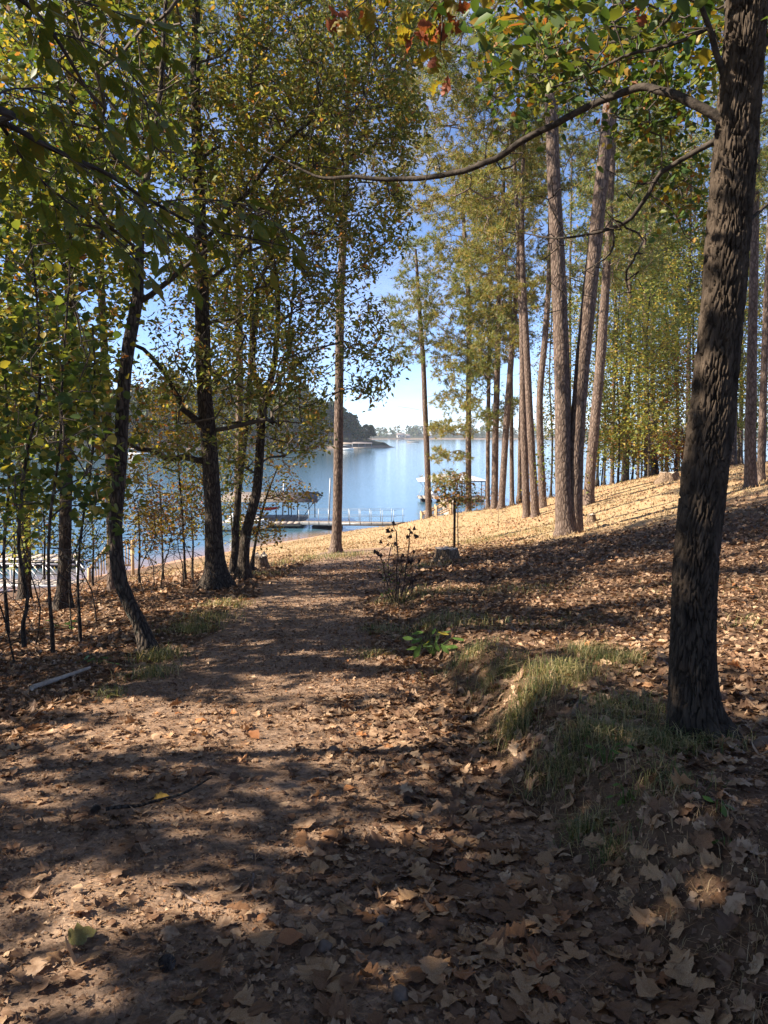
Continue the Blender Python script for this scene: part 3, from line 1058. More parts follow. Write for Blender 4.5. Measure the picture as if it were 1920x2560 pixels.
# ------------------------------------------------------------------ trees left of the path
E = ellipse_targets
def E2(spec, m=2.0):
    return ellipse_targets([(a, b, c, d, e, f, int(n * m)) for a, b, c, d, e, f, n in spec])
tree('leaning_tree', 'dark slender tree leaning left beside the path, with a kinked trunk', 'tree',
     [(322, 1412, 8.5, 36), (300, 1345, 8.5, 31), (262, 1260, 8.5, 30), (249, 1150, 8.5, 29), (260, 1000, 8.5, 28), (266, 850, 8.5, 27), (278, 745, 8.5, 26), (298, 640, 8.6, 24), (302, 540, 8.7, 17), (315, 400, 8.8, 14), (342, 240, 8.9, 11), (352, 100, 9, 9), (360, -80, 9.2, 7), (350, -300, 9.4, 4)],
     np.vstack([E2([(200, 120, 230, 200, 9, 1.6, 70), (330, 420, 170, 130, 8.6, 1.3, 26), (140, 420, 170, 120, 9, 1.5, 34), (300, -250, 350, 230, 9, 2.2, 90)])]),
     'leaf_green', per=20, L=.10, W=.036, spread=.10, clump=0, tw_k=3, tmpl='diamond', limbs=[
         [(305, 650, 8.6, 13), (345, 625, 8.6, 12), (395, 585, 8.5, 10), (455, 535, 8.4, 8), (520, 470, 8.3, 5)],
         [(310, 300, 8.8, 8), (245, 230, 8.8, 6), (190, 130, 8.8, 5), (140, 20, 8.9, 4)]])
tree('forked_tree', 'thick dark trunk with two curved limbs sweeping left over the bank', 'tree',
     [(468, 1258, 14.8, 50), (463, 1180, 14.8, 40), (460, 1090, 14.8, 36), (452, 960, 14.8, 36), (442, 850, 14.8, 33), (437, 700, 14.8, 31), (434, 560, 14.8, 28), (430, 400, 14.8, 24), (422, 200, 14.9, 20), (425, 0, 15, 16), (440, -300, 15, 10), (440, -620, 15, 4)],
     np.vstack([E2([(560, 250, 240, 230, 15.5, 2.6, 190), (700, 120, 190, 150, 15, 2.5, 120), (420, 300, 200, 260, 15, 2.5, 120), (640, 560, 170, 150, 15, 2.5, 90), (800, 760, 70, 110, 15, 1.5, 34), (640, 860, 80, 80, 15.5, 1.5, 34), (560, 780, 120, 120, 15, 2, 50), (420, 700, 90, 160, 14, 1.5, 36), (380, 900, 90, 110, 14.5, 1.5, 30), (760, 330, 130, 200, 15.5, 2, 90), (820, 150, 90, 160, 15, 2, 60), (890, 60, 60, 70, 15, 2, 24), (870, 260, 50, 70, 15.5, 2, 18), (840, 480, 50, 90, 15, 1.6, 18), (500, -250, 420, 260, 15, 4, 150), (500, -600, 350, 180, 15, 4, 80)])]),
     'leaf_willow', per=22, L=.125, W=.026, spread=.10, droop=-.5, tmpl='diamond', clump=0, tw_k=3, k=18, limbs=[
         [(440, 915, 14.8, 17), (425, 903, 14.7, 15), (398, 880, 14.6, 13), (370, 840, 14.5, 11), (345, 785, 14.4, 10), (310, 752, 14.3, 8), (265, 740, 14.2, 6)],
         [(445, 992, 14.8, 16), (420, 990, 14.7, 14), (360, 985, 14.6, 12), (320, 972, 14.5, 11), (280, 962, 14.4, 8), (230, 930, 14.3, 5)],
         [(440, 520, 14.8, 10), (520, 430, 14.7, 8), (600, 330, 14.6, 7), (680, 250, 14.5, 5)]])
tree('black_barked_tree', 'crooked black barked tree that forks low beside the thick trunk', 'tree',
     [(525, 1238, 17, 24), (532, 1150, 17, 22), (553, 1070, 17, 21), (562, 960, 17, 19), (568, 880, 17, 18), (590, 800, 17, 13), (600, 690, 17, 11), (598, 600, 17, 9), (570, 500, 17, 8), (550, 380, 17, 6), (560, 200, 17, 4)],
     E2([(600, 650, 140, 180, 17, 2, 90), (640, 930, 80, 60, 17, 1.5, 34), (600, 420, 160, 150, 17, 2, 90), (500, 900, 70, 160, 17, 1.5, 40)]),
     'leaf_willow', per=22, L=.12, W=.028, spread=.11, tmpl='diamond', clump=0, tw_k=3, limbs=[
         [(566, 890, 17, 13), (552, 820, 17, 12), (545, 740, 17, 11), (560, 620, 17, 9), (590, 540, 17, 7), (600, 420, 17, 5)],
         [(575, 880, 17, 9), (612, 800, 17.1, 7), (628, 700, 17.2, 6), (640, 560, 17.2, 4)],
         [(560, 905, 17, 8), (520, 912, 17, 6), (480, 915, 17, 4)]])
tree('slender_tree', 'slender grey stem rising close behind the crooked black barked tree', 'tree',
     [(507, 1215, 18.5, 15), (512, 1100, 18.5, 14), (522, 1000, 18.5, 13), (535, 880, 18.5, 12), (545, 700, 18.5, 10), (540, 500, 18.5, 8), (555, 300, 18.5, 6), (560, 50, 18.5, 4)],
     E2([(480, 560, 140, 180, 18.5, 2, 80), (560, 300, 180, 160, 18.5, 2, 90)]), 'leaf_yg', per=22, L=.12, W=.036, spread=.11, clump=0, tw_k=3)
pine('reddish pine trunk glimpsed between the thick trunk and the black barked tree',
     [(512, 1195, 23, 17), (514, 1050, 23, 16), (517, 900, 23, 16), (517, 700, 23, 15), (515, 450, 23, 13), (520, 150, 23, 10), (520, -300, 23, 6)],
     E([(560, 100, 220, 160, 23, 3, 90), (540, -250, 260, 220, 23, 3, 110)]))
tree('straight_tree', 'straight dark trunk on the bank at the left, among bare brush', 'tree',
     [(137, 1302, 13, 30), (140, 1200, 13, 26), (143, 1050, 13, 26), (150, 850, 13, 25), (152, 650, 13, 23), (150, 400, 13, 20), (155, 150, 13, 16), (150, -200, 13.2, 9), (150, -500, 13.2, 4)],
     E2([(130, 560, 180, 200, 12.5, 2, 130), (60, 250, 160, 200, 13, 2, 120), (260, 200, 160, 180, 13.5, 2, 100), (100, 850, 140, 140, 12.5, 1.6, 60), (150, -200, 380, 260, 13, 3.5, 130), (150, -560, 300, 180, 13, 3.5, 70)]),
     'leaf_yg', per=18, L=.12, W=.040, spread=.11, tmpl='diamond', clump=0, tw_k=3, k=16, limbs=[[(160, 850, 13, 11), (190, 875, 13, 9), (225, 905, 13, 8), (262, 935, 13, 5)]])
pine('pale pine trunk left of the path, standing behind the leaning tree',
     [(243, 1262, 17, 20), (238, 1100, 17, 18), (235, 950, 17, 17), (225, 750, 17, 16), (216, 550, 17, 15), (215, 300, 17, 13), (225, 0, 17, 10), (230, -400, 17, 5)],
     E([(200, 0, 240, 150, 17, 3, 90), (230, -350, 300, 220, 17, 3, 110)]), gate=True, mat='needle')
tree('golden_sapling', 'golden leaved sapling on the bank between the leaning and thick trunks', 'sapling',
     [(400, 1245, 19, 5), (395, 1130, 19, 5), (385, 1000, 19, 4), (380, 880, 19, 3)],
     E([(390, 1000, 85, 110, 19, 1.5, 70), (330, 900, 70, 90, 19, 1.5, 40), (400, 1120, 70, 60, 19, 1.2, 30)]),
     'leaf_gold', per=18, L=.10, W=.038, spread=.16, group='saplings on the left bank')
tree('rusty_sapling', 'rust coloured sapling low between the leaning tree and the thick trunk', 'sapling',
     [(352, 1250, 21, 5), (350, 1150, 21, 4), (345, 1060, 21, 3)],
     E([(390, 1085, 60, 55, 21, 1.5, 40), (330, 1120, 40, 50, 21, 1, 24)]),
     'leaf_rust', per=14, L=.10, W=.034, spread=.16, group='saplings on the left bank')
tree('yellow_sapling', 'yellow sapling with drooping leaves hanging over the boat dock', 'sapling',
     [(545, 1215, 21, 6), (560, 1130, 21, 5), (580, 1060, 21, 4), (600, 1010, 21, 3)],
     E([(625, 1068, 48, 16, 21, 1.2, 44), (545, 1105, 36, 45, 21, 1.2, 34), (600, 1000, 60, 60, 21, 1.2, 40), (570, 1150, 40, 25, 21, 1, 26)]),
     'leaf_gold', per=18, L=.10, W=.032, spread=.14, group='saplings on the left bank')
for bx, by, Y, cl, mt, lb in [(95, 1225, 15, [(90, 1120, 55, 70, 15, 1, 34)], 'leaf_yg', 'yellow green bush just left of the straight dark trunk by the water'),
                              (200, 1240, 16, [(195, 1140, 45, 80, 16, 1, 34), (210, 1020, 50, 60, 16, 1, 26)], 'leaf_yg', 'yellow green bush between the straight dark trunk and leaning tree'),
                              (300, 1235, 17, [(310, 1060, 55, 80, 17, 1, 44), (320, 1150, 45, 50, 17, 1, 22)], 'leaf_gold', 'golden bush right of the leaning tree beside the water'),
                              (30, 1250, 13, [(25, 1150, 45, 70, 13, 1, 30)], 'leaf_wood', 'pale green bush by the water at the left edge'),
                              (415, 1235, 20, [(415, 1080, 45, 90, 20, 1, 40), (385, 830, 70, 70, 20, 1, 40)], 'leaf_wood', 'pale green sapling close to the left side of the thick trunk'),
                              (500, 1225, 22, [(495, 1000, 40, 110, 22, 1, 44), (500, 1120, 35, 60, 22, 1, 20)], 'leaf_yg', 'yellow green sapling between the thick and black barked trunks')]:
    tree('understory_bush', lb, 'bush', [(bx, by, Y, 5), (bx + 2, by - 60, Y, 4), (bx - 2, by - 130, Y, 3)], E(cl), mt, per=26, L=.095, W=.036, spread=.2, k=6, tmpl='tri', group='bushes on the left bank', flare=.2)
for i, (sp, cr, mt, lb) in enumerate([
    ([(50, 1345, 7.6, 9), (60, 1290, 7.6, 8), (40, 1180, 7.6, 8), (55, 1000, 7.6, 7), (85, 850, 7.6, 6), (80, 650, 7.6, 5), (60, 480, 7.7, 3)], [(60, 620, 110, 160, 7.6, 1, 50), (60, 860, 90, 130, 7.4, .8, 44), (40, 1030, 60, 80, 7.4, .7, 20)], 'leaf_green', 'leafy sapling with a wavy stem at the left edge of the picture'),
    ([(112, 1352, 7.0, 8), (105, 1250, 7.0, 7), (108, 1120, 7.0, 7), (130, 960, 7.0, 6), (135, 800, 7.1, 5), (150, 600, 7.2, 4), (150, 480, 7.2, 2)], [(150, 700, 90, 130, 7.2, .9, 44), (150, 920, 80, 120, 7, .8, 40), (190, 1050, 60, 60, 7, .6, 18)], 'leaf_green', 'leafy sapling standing just left of the straight dark trunk'),
    ([(172, 1340, 9.0, 7), (168, 1250, 9.0, 6), (178, 1130, 9.0, 6), (200, 980, 9.0, 5), (205, 820, 9, 4), (200, 700, 9, 3)], [(200, 820, 70, 120, 9, .9, 40), (215, 1010, 60, 80, 9, .8, 26)], 'leaf_yg', 'yellow green sapling between the straight dark trunk and the leaning tree'),
    ([(15, 1330, 10.5, 8), (8, 1200, 10.5, 7), (20, 1020, 10.5, 6), (10, 800, 10.5, 5)], [(20, 860, 80, 150, 10.5, 1, 50), (30, 1080, 60, 80, 10.5, .8, 20)], 'leaf_yg', 'thin sapling half cut off by the left edge of the picture')]):
    tree('sapling', lb, 'sapling', sp, E(cr), mt, per=15, L=.095, W=.04, spread=.16, k=8, tmpl='ovate', group='saplings on the left bank', rtip=.0025, seg=.25, flare=.3)

# bare thicket on the left bank
BR = [(70, 1250, 9.5), (150, 1230, 10.5), (205, 1260, 11), (265, 1215, 13), (310, 1225, 14), (345, 1235, 14.5), (395, 1240, 15.5), (415, 1225, 16), (25, 1300, 8.5), (330, 1180, 17)]
BL = ['leftmost but one tangle of bare brush above the white gangway', 'bare brush growing right beside the foot of the straight dark trunk', 'bare brush between the straight dark trunk and the leaning tree', 'bare brush seen just right of the leaning tree at the lake edge', 'tangle of dark bare stems midway between leaning tree and thick trunk', 'arching bare stem reaching down towards the foot of the thick trunk', 'bare brush directly against the left side of the thick trunk', 'wiry leafless brush behind the thick trunk near the shore', 'bare brush in the very left corner of the bank', 'leafless brush nearest the wooden railing by the shore']
for i, (bx, by, Y) in enumerate(BR):
    q = D(bx, by, Y)
    q[2] = float(gz(q[0], q[1]))
    s0 = [(q, .012), (q + np.array([random.uniform(-.1, .1), 0, .5]), .010), (q + np.array([random.uniform(-.25, .25), random.uniform(-.2, .2), 1.1]), .008), (q + np.array([random.uniform(-.5, .5), random.uniform(-.3, .3), 1.7]), .005)]
    tg = q + RNG.uniform(-1, 1, (34, 3)) * np.array([.9, .5, .9]) + np.array([0, 0, 1.15])
    tree('bare_brush', BL[i], 'brush', s0, np.vstack([tg, tg[:6] * np.array([1, 1, 1.0]) + np.array([.1, .0, .5])]), 'leaf_rust', per=0, k=6, rtip=.008, seg=.18, wob=.22, group='bare brush on the left bank', flare=.2, zpen=.2)

# trees out of the picture: left ones shade the path, others added to block sky light
OFF = [((-5.2, .9), 9, 'leaf_green', (2.6, 2.2), 'green leaved tree just out of view beyond the left edge'), ((-8.2, 3.3), 10, 'leaf_yg', (3.0, 2.4), 'yellow green tree left of view behind the leafy saplings'),
       ((-6.8, -.8), 9.5, 'leaf_green', (2.8, 2.3), 'green tree standing left of the photographer'), ((-9.5, 8.0), 10.5, 'leaf_yg', (3.0, 2.4), 'tall yellow green tree left of view over the bank'),
       ((-11.5, 1.8), 12, 'leaf_yg', (3.4, 2.6), 'tall tree well left of view behind the photographer'), ((-10.5, 14.0), 13, 'leaf_yg', (3.2, 2.8), 'tall yellow green tree at the left edge near the shore'),
       ((-7.5, .2), 8.5, 'leaf_green', (2.8, 2.3), 'dense green tree left of view level with the photographer'), ((-6.9, 7.4), 9, 'leaf_yg', (2.2, 2.3), 'yellow green tree over the left bank just out of view'), ((-13, 6), 13, 'leaf_yg', (3.4, 2.3), 'tall tree far to the left of view'),
       ((-2.5, -4.5), 13, 'leaf_green', (3.6, 2), 'tall unseen tree behind the photographer on the left'), ((3.5, -3.5), 13, 'leaf_green', (3.6, 2), 'tall unseen tree behind the photographer on the right'), ((8.5, 1.5), 14, 'leaf_yg', (3.6, 2), 'tall unseen tree right of view on the slope'), ((8.8, 9.5), 15, 'leaf_yg', (3.4, 2), 'tall unseen tree right of view beyond the dark oak'),
       ((-8.8, 18.5), 12.5, 'leaf_willow', (3.0, 2.6), 'willow oak near the shore at the left')]
for (x, y), h, mt, (rr, _), lb in OFF:
    z0 = float(gz(x, y))
    b = np.array([x, y, z0])
    s0 = [(b, .16), (b + [.1, .1, h * .3], .12), (b + [-.1, .2, h * .6], .08), (b + [.1, 0, h * .95], .03)]
    n = 230
    v = rand_dirs(n) * (RNG.uniform(0, 1, n) ** (1 / 3))[:, None]
    tg = b + np.array([0, 0, h * .66]) + v * np.array([rr, rr, h * .36])
    tg = tg[sun_keep(tg)]
    tree('shade_tree', lb, 'tree', [(np.array(p), r) for p, r in s0], tg, mt, per=30, L=.17, W=.065, spread=.34, k=10, group='trees beyond the left edge', seg=.55, rtip=.003)

# ------------------------------------------------------------------ pine by the path end and pines on the right
def psec(x, y, rx, ry, Y, dY, n):
    return (x, y, rx, ry, Y, dY, n)
pine('tall single pine at the end of the path, in front of the gangway',
     [(725, 1190, 26, 24), (729, 1100, 26, 20), (731, 950, 26, 20), (733, 800, 26, 19), (735, 650, 26, 18), (742, 500, 26, 15), (748, 350, 26, 12), (752, 150, 26, 9), (755, -150, 26, 5)],
     E([(740, 330, 120, 130, 26, 2.2, 46), (760, 130, 150, 130, 26, 2.4, 70), (760, -120, 180, 150, 26, 2.5, 70)]), mat='needle_b', stubs=16, k=18)
pine('leftmost of the shore pines, thin and bare below a leaning crown',
     [(926, 1116, 42, 13.5), (923, 1000, 42, 12.5), (918, 880, 42, 11.5), (914, 780, 42, 10), (905, 650, 42, 8), (898, 540, 42, 5)],
     E([(890, 660, 60, 80, 42, 2, 80), (915, 760, 35, 40, 42, 1.5, 22), (905, 540, 40, 50, 42, 1.5, 30), (870, 740, 40, 50, 42, 1.5, 26)]), mat='needle', nn=13, wd=.014, L=.27)
pine('second shore pine from the left, with low boughs drooping over the far dock',
     [(1012, 1108, 42, 13.5), (1012, 1000, 42, 12.5), (1012, 880, 42, 12), (1013, 740, 42, 11), (1010, 600, 42, 9), (1000, 450, 42, 7), (1000, 330, 42, 4)],
     E([(985, 865, 55, 22, 41, 1.8, 46), (978, 925, 50, 16, 41, 1.5, 34), (968, 985, 46, 15, 41, 1.2, 30), (966, 1035, 40, 13, 41, 1.2, 22), (1050, 905, 40, 14, 42, 1.2, 16), (1000, 790, 70, 45, 41, 2, 70), (970, 640, 90, 120, 42, 2.5, 120), (1010, 480, 90, 100, 42, 2.5, 90), (960, 420, 60, 70, 42, 2, 40), (1020, 720, 70, 80, 42, 2, 70)]), mat='needle_b', nn=13, wd=.014, L=.27)
pine('thin shaded pine trunk third from the left on the shore',
     [(1054, 1096, 43, 9), (1054, 950, 43, 9), (1057, 750, 43, 8), (1060, 550, 43, 6), (1065, 400, 43, 4)],
     E([(1050, 720, 60, 100, 43, 2, 60), (1060, 480, 60, 90, 43, 2, 60)]), mat='needle_b', nn=13, wd=.014, L=.27)
pine('straight pine directly left of the leaning shore pine',
     [(1068, 1096, 40, 15), (1070, 960, 40, 14), (1074, 800, 40, 13), (1078, 640, 40, 11), (1085, 480, 40, 9), (1090, 330, 40, 5)],
     E([(1060, 620, 80, 110, 40, 2, 90), (1090, 400, 90, 110, 40, 2.5, 100), (1040, 780, 50, 60, 40, 1.6, 60), (1070, 880, 45, 50, 40, 1.5, 40)]), mat='needle', nn=13, wd=.014, L=.27)
pine('pale pine leaning right on the shore, sunlit from root to crown',
     [(1083, 1098, 39, 15), (1091, 960, 39, 14), (1100, 830, 39, 13), (1110, 700, 39, 12), (1120, 560, 39, 10), (1130, 420, 39, 7), (1140, 300, 39, 4)],
     E([(1075, 680, 70, 90, 39, 2, 70), (1100, 540, 90, 120, 39, 2.5, 110), (1060, 420, 90, 90, 39, 2.5, 70), (1140, 340, 90, 110, 39, 2, 80)]), mat='needle_b', nn=13, wd=.014, L=.27)
pine('dark slim pine half hidden behind the leaning shore pine',
     [(1106, 1086, 44, 10), (1105, 950, 44, 9), (1104, 800, 44, 8), (1102, 600, 44, 6)],
     E([(1110, 680, 50, 100, 44, 1.6, 46)]), mat='needle', nn=13, wd=.014, L=.27)
pine('slim pine at the right end of the shore group',
     [(1122, 1075, 45, 10), (1124, 940, 45, 9), (1128, 760, 45, 8), (1130, 600, 45, 6)],
     E([(1130, 640, 50, 90, 45, 1.6, 40)]), mat='needle', nn=13, wd=.014, L=.27)
pine('left trunk of the close pair of pines in the middle of the lawn',
     [(1138, 1120, 33, 17), (1134, 1000, 33, 16), (1130, 860, 33, 15), (1128, 700, 33, 13), (1122, 560, 33, 11), (1115, 420, 33, 8), (1105, 250, 33, 5)],
     E([(935, 230, 80, 110, 33, 2, 80), (895, 400, 50, 80, 33, 1.6, 40), (1080, 380, 110, 140, 33, 2.5, 110), (1090, 180, 120, 130, 33, 2.5, 110), (1000, 300, 80, 110, 33, 2, 60), (1060, 560, 70, 60, 33, 2, 30)]), mat='needle_b', nn=13, wd=.014, L=.27, stubs=14)
pine('right trunk of the close pair of pines in the middle of the lawn',
     [(1157, 1121, 32, 18), (1150, 1000, 32, 16), (1142, 850, 32, 15), (1135, 700, 32, 13), (1128, 540, 32, 11), (1130, 350, 32, 8), (1140, 150, 32, 5)],
     E([(960, 90, 70, 90, 32, 2, 50), (910, 20, 50, 60, 32, 2, 24), (1140, 160, 110, 130, 32, 2.5, 110), (1010, 150, 80, 100, 32, 2, 56), (1080, -20, 160, 110, 32, 3, 90)]), mat='needle', nn=13, wd=.014, L=.27, stubs=14)
pine('pine with yellow vine leaves just left of the large twin pine',
     [(1173, 1098, 35, 17), (1168, 980, 35, 15), (1166, 860, 35, 14), (1178, 720, 35, 13), (1187, 580, 35, 11), (1190, 420, 35, 9), (1200, 250, 35, 5)],
     E([(1190, 330, 90, 120, 35, 2, 80), (1230, 560, 60, 80, 36, 2, 40)]), mat='needle', nn=13, wd=.014, L=.27, stubs=12)
pine('large twin trunked pine, its two trunks parting low above the slope',
     [(1222, 1155, 23, 44), (1218, 1060, 23, 37), (1216, 900, 23, 34), (1212, 740, 23, 32), (1205, 560, 23, 30), (1197, 400, 23, 28), (1192, 250, 23, 26), (1188, 80, 23, 24), (1182, -120, 23, 22), (1180, -500, 23, 10)],
     E([(1060, -120, 260, 130, 23, 3, 70), (1180, -420, 300, 220, 23, 3.5, 140), (960, 40, 90, 80, 23, 1.6, 30)]), mat='needle', k=24, limbs=[
         [(1243, 1150, 23, 36), (1242, 1080, 23, 33), (1246, 950, 23, 32), (1257, 800, 23, 31), (1272, 650, 23, 30), (1288, 500, 23, 29), (1305, 340, 23, 27), (1322, 180, 23, 28), (1335, 20, 23, 25), (1350, -300, 23, 12)]], stubs=26)
pine('pale smooth barked pine standing right behind the large twin pine',
     [(1271, 1091, 31, 23), (1277, 1000, 31, 22), (1290, 860, 31, 21), (1300, 740, 31, 20), (1308, 620, 31, 18), (1316, 480, 31, 15), (1325, 300, 31, 11), (1330, 100, 31, 6)],
     E([(1360, 520, 90, 110, 32, 2.5, 50), (1330, 330, 110, 140, 31, 2.5, 80), (1330, 130, 130, 130, 31, 2.5, 80)]), mat='needle', nn=13, wd=.014, L=.27, stubs=22, k=18)
pine('pine just right of the dark oak, nearer of the two at the right edge',
     [(1622, 1055, 24, 27), (1620, 960, 24, 22), (1623, 850, 24, 21), (1626, 700, 24, 19), (1630, 520, 24, 17), (1634, 300, 24, 14), (1636, 0, 24, 10)],
     E([(1640, 250, 70, 160, 24, 2, 60), (1630, -60, 160, 150, 24, 2.5, 60)]), mat='needle', k=18)
pine('pine at the right edge of the picture, paler and leaning outwards',
     [(1643, 1045, 25, 19), (1645, 960, 25, 15), (1650, 820, 25, 14), (1656, 650, 25, 13), (1664, 450, 25, 11), (1670, 200, 25, 8)],
     E([(1660, 350, 60, 120, 25, 2, 40)]), mat='needle')

# woodland behind, on the right: every trunk is a tree of its own
BG = [(1352, 1040, 46, 14, 1362, 540, 'pine trunk leaning in the wood behind the lawn, left of the others'), (1398, 1035, 44, 13, 1392, 470, 'straight pine in the wood behind the lawn, taller left one of a pair'), (1411, 1030, 45, 12, 1408, 500, 'straight pine in the wood behind the lawn, right one of a pair'),
      (1485, 1010, 48, 11, 1490, 560, 'slim pine in the wood seen just left of the dark oak'), (1440, 1015, 52, 8, 1440, 600, 'thin pine deep in the wood behind the lawn'), (1322, 1045, 50, 9, 1330, 620, 'thin pine in the wood behind the pale smooth pine'),
      (1585, 1000, 42, 13, 1588, 480, 'pine in the wood seen just right of the dark oak'), (1600, 995, 50, 9, 1604, 560, 'thin pine deep in the wood right of the dark oak'), (1230, 1050, 52, 8, 1232, 560, 'thin pine seen through the gap beside the twin pine'),
      (1378, 1040, 55, 7, 1382, 640, 'very thin pine in the wood behind the lawn'), (1465, 1010, 55, 8, 1462, 620, 'thin dark pine in the wood left of the dark oak'), (1510, 1000, 55, 9, 1518, 600, 'thin pine hidden largely behind the dark oak')]
for bx, by, Y, wd_, tx, ty, lb in BG:
    y2 = ty - 120
    sp = [(bx, by, Y, wd_), (bx + (tx - bx) * .3, by + (ty - by) * .3, Y, wd_ * .9), (bx + (tx - bx) * .7, by + (ty - by) * .7, Y, wd_ * .75), (tx, ty, Y, wd_ * .6), (tx + 4, y2 - 150, Y, wd_ * .25)]
    pine(lb, sp, E([(tx, ty + 40, 60, 110, Y, 2, 44), (tx, ty - 190, 75, 130, Y, 2.4, 56)]), mat='needle', nn=10, L=.32, wd=.02, group='pines in the wood behind the lawn', k=10, stubs=8, tufts=5, spread=.3)
WB = [(1335, 1045, 40, 'leaf_yg', 5, [(1335, 830, 55, 120, 40, 2, 70), (1320, 960, 40, 50, 40, 1.5, 24)], 'yellow green bushy tree behind the pale smooth pine'),
      (1400, 1048, 38, 'leaf_wood', 6, [(1400, 740, 75, 130, 38, 2, 110), (1420, 900, 60, 70, 38, 1.6, 50)], 'broad green tree at the edge of the wood in the middle of the lawn'),
      (1460, 1015, 42, 'leaf_wood', 6, [(1450, 650, 60, 120, 42, 2, 80), (1450, 830, 45, 90, 42, 1.6, 50)], 'green bushy tree left of the dark oak at the edge of the wood'),
      (1475, 1005, 40, 'leaf_rust', 5, [(1470, 960, 50, 34, 40, 1.5, 40), (1460, 820, 45, 50, 40, 1.5, 24)], 'low rust coloured tree spreading out behind the dark oak'),
      (1365, 1040, 44, 'leaf_gold', 5, [(1340, 930, 60, 45, 44, 2, 44), (1400, 990, 60, 30, 44, 2, 26)], 'golden leaved tree low at the edge of the wood'),
      (1560, 990, 46, 'leaf_yg', 6, [(1570, 760, 60, 160, 46, 2.5, 80), (1560, 540, 60, 120, 46, 2.5, 60)], 'yellow green tree right behind the dark oak'),
      (1630, 985, 44, 'leaf_wood', 6, [(1630, 800, 50, 150, 44, 2.5, 80), (1640, 560, 50, 130, 44, 2.5, 60)], 'green tree at the right edge behind the two pines'),
      (1500, 990, 52, 'leaf_gold', 7, [(1480, 440, 110, 120, 50, 3, 110), (1400, 520, 90, 100, 50, 3, 60)], 'tall golden tree rising high behind the dark oak'),
      (1290, 1040, 48, 'leaf_yg', 6, [(1260, 760, 40, 160, 48, 2, 60), (1290, 480, 60, 130, 48, 2, 60)], 'yellow green tree glimpsed between the twin pine trunks'),
      (1345, 1035, 54, 'leaf_wood', 6, [(1345, 700, 80, 170, 54, 2.5, 110), (1350, 900, 60, 70, 54, 2, 40)], 'pale green tree deep in the wood left of the paired pines'),
      (1430, 1020, 54, 'leaf_yg', 6, [(1430, 850, 70, 130, 54, 2.5, 90), (1420, 560, 80, 110, 54, 2.5, 70)], 'yellow green tree deep in the wood behind the paired pines'),
      (1520, 1000, 54, 'leaf_wood', 6, [(1510, 760, 70, 170, 54, 2.5, 100), (1500, 580, 70, 90, 54, 2.5, 50)], 'pale green tree hidden behind the dark oak'),
      (1600, 985, 52, 'leaf_wood', 6, [(1600, 800, 60, 150, 52, 2.5, 90), (1600, 560, 70, 120, 52, 2.5, 70)], 'pale green tree deep in the wood right of the oak'),
      (1305, 1045, 52, 'leaf_wood', 5, [(1310, 860, 40, 120, 52, 2, 60), (1315, 640, 60, 120, 52, 2, 70)], 'pale green tree behind the pale smooth barked pine'),
      (1385, 1045, 50, 'leaf_gold', 4, [(1390, 960, 90, 36, 50, 2, 60)], 'low golden thicket tree along the far edge of the lawn'),
      (1190, 1070, 47, 'leaf_yg', 5, [(1190, 830, 30, 130, 46, 1.5, 50), (1200, 660, 36, 80, 46, 1.5, 30)], 'yellow green tree just left of the large twin pine')]
for bx, by, Y, mt, wd_, cl, lb in WB:
    sp = [(bx, by, Y, wd_), (bx + 3, by - 120, Y, wd_ * .85), (bx - 3, by - 260, Y, wd_ * .65), (bx + 4, by - 420, Y, wd_ * .4)]
    if mt in ('leaf_rust', 'leaf_gold') and by > 1000 and Y < 46:
        sp = [(bx, by, Y, wd_), (bx + 3, by - 40, Y, wd_ * .85), (bx - 3, by - 90, Y, wd_ * .5)]
    tree('woodland_tree', lb, 'tree', sp, E(cl), mt, per=46, L=.17, W=.07, spread=.5, tmpl='tri', k=8, seg=.7, rtip=.008, gate=False, group='broadleaf trees of the wood behind the lawn')
# small bare trunks along the wood edge
WL = 0
for i in range(10):
    bx = [1300, 1345, 1388, 1424, 1447, 1470, 1552, 1592, 1612, 1655][i]
    Y = 43 + (i * 37 % 11)
    q = D(bx, 1000, Y)
    z0 = float(gz(q[0], q[1]))
    b = np.array([q[0], q[1], z0])
    hh = 3.2 + (i % 4)
    r0 = [.05, .09, .07, .12][i % 4]
    tg = b + RNG.uniform(-1, 1, (14, 3)) * np.array([1.2, .8, 1.4]) + np.array([0, 0, hh])
    tree('understory_tree', 'slim dark understory trunk along the shaded edge of the wood', 'tree', [(b, r0), (b + [random.uniform(-.3, .3), 0, hh * .5], r0 * .8), (b + [random.uniform(-.5, .5), 0, hh], r0 * .4)], tg, 'leaf_green' if i % 3 else 'leaf_yg', per=30, L=.17, W=.07, spread=.5, tmpl='tri', k=7, gate=False, group='understory trunks at the wood edge', seg=.6)

# ------------------------------------------------------------------ the oak on the right: furrowed bark as real relief
def worley(u, v, period, seed=0):
    iu, iv = np.floor(u), np.floor(v)
    best = np.full(u.shape, 9.)
    sec = np.full(u.shape, 9.)
    cid = np.zeros(u.shape)
    for a in (-1, 0, 1):
        for b in (-1, 0, 1):
            cu, cv = iu + a, iv + b
            hu = hash3(np.mod(cu, period), cv, cv * 0 + 1, seed)
            hv = hash3(np.mod(cu, period), cv, cv * 0 + 2, seed)
            d = np.hypot(cu + .15 + .7 * hu - u, cv + .1 + .8 * hv - v)
            m = d < best
            sec = np.where(m, best, np.minimum(sec, d))
            cid = np.where(m, hu, cid)
            best = np.where(m, d, best)
    return best, sec, cid

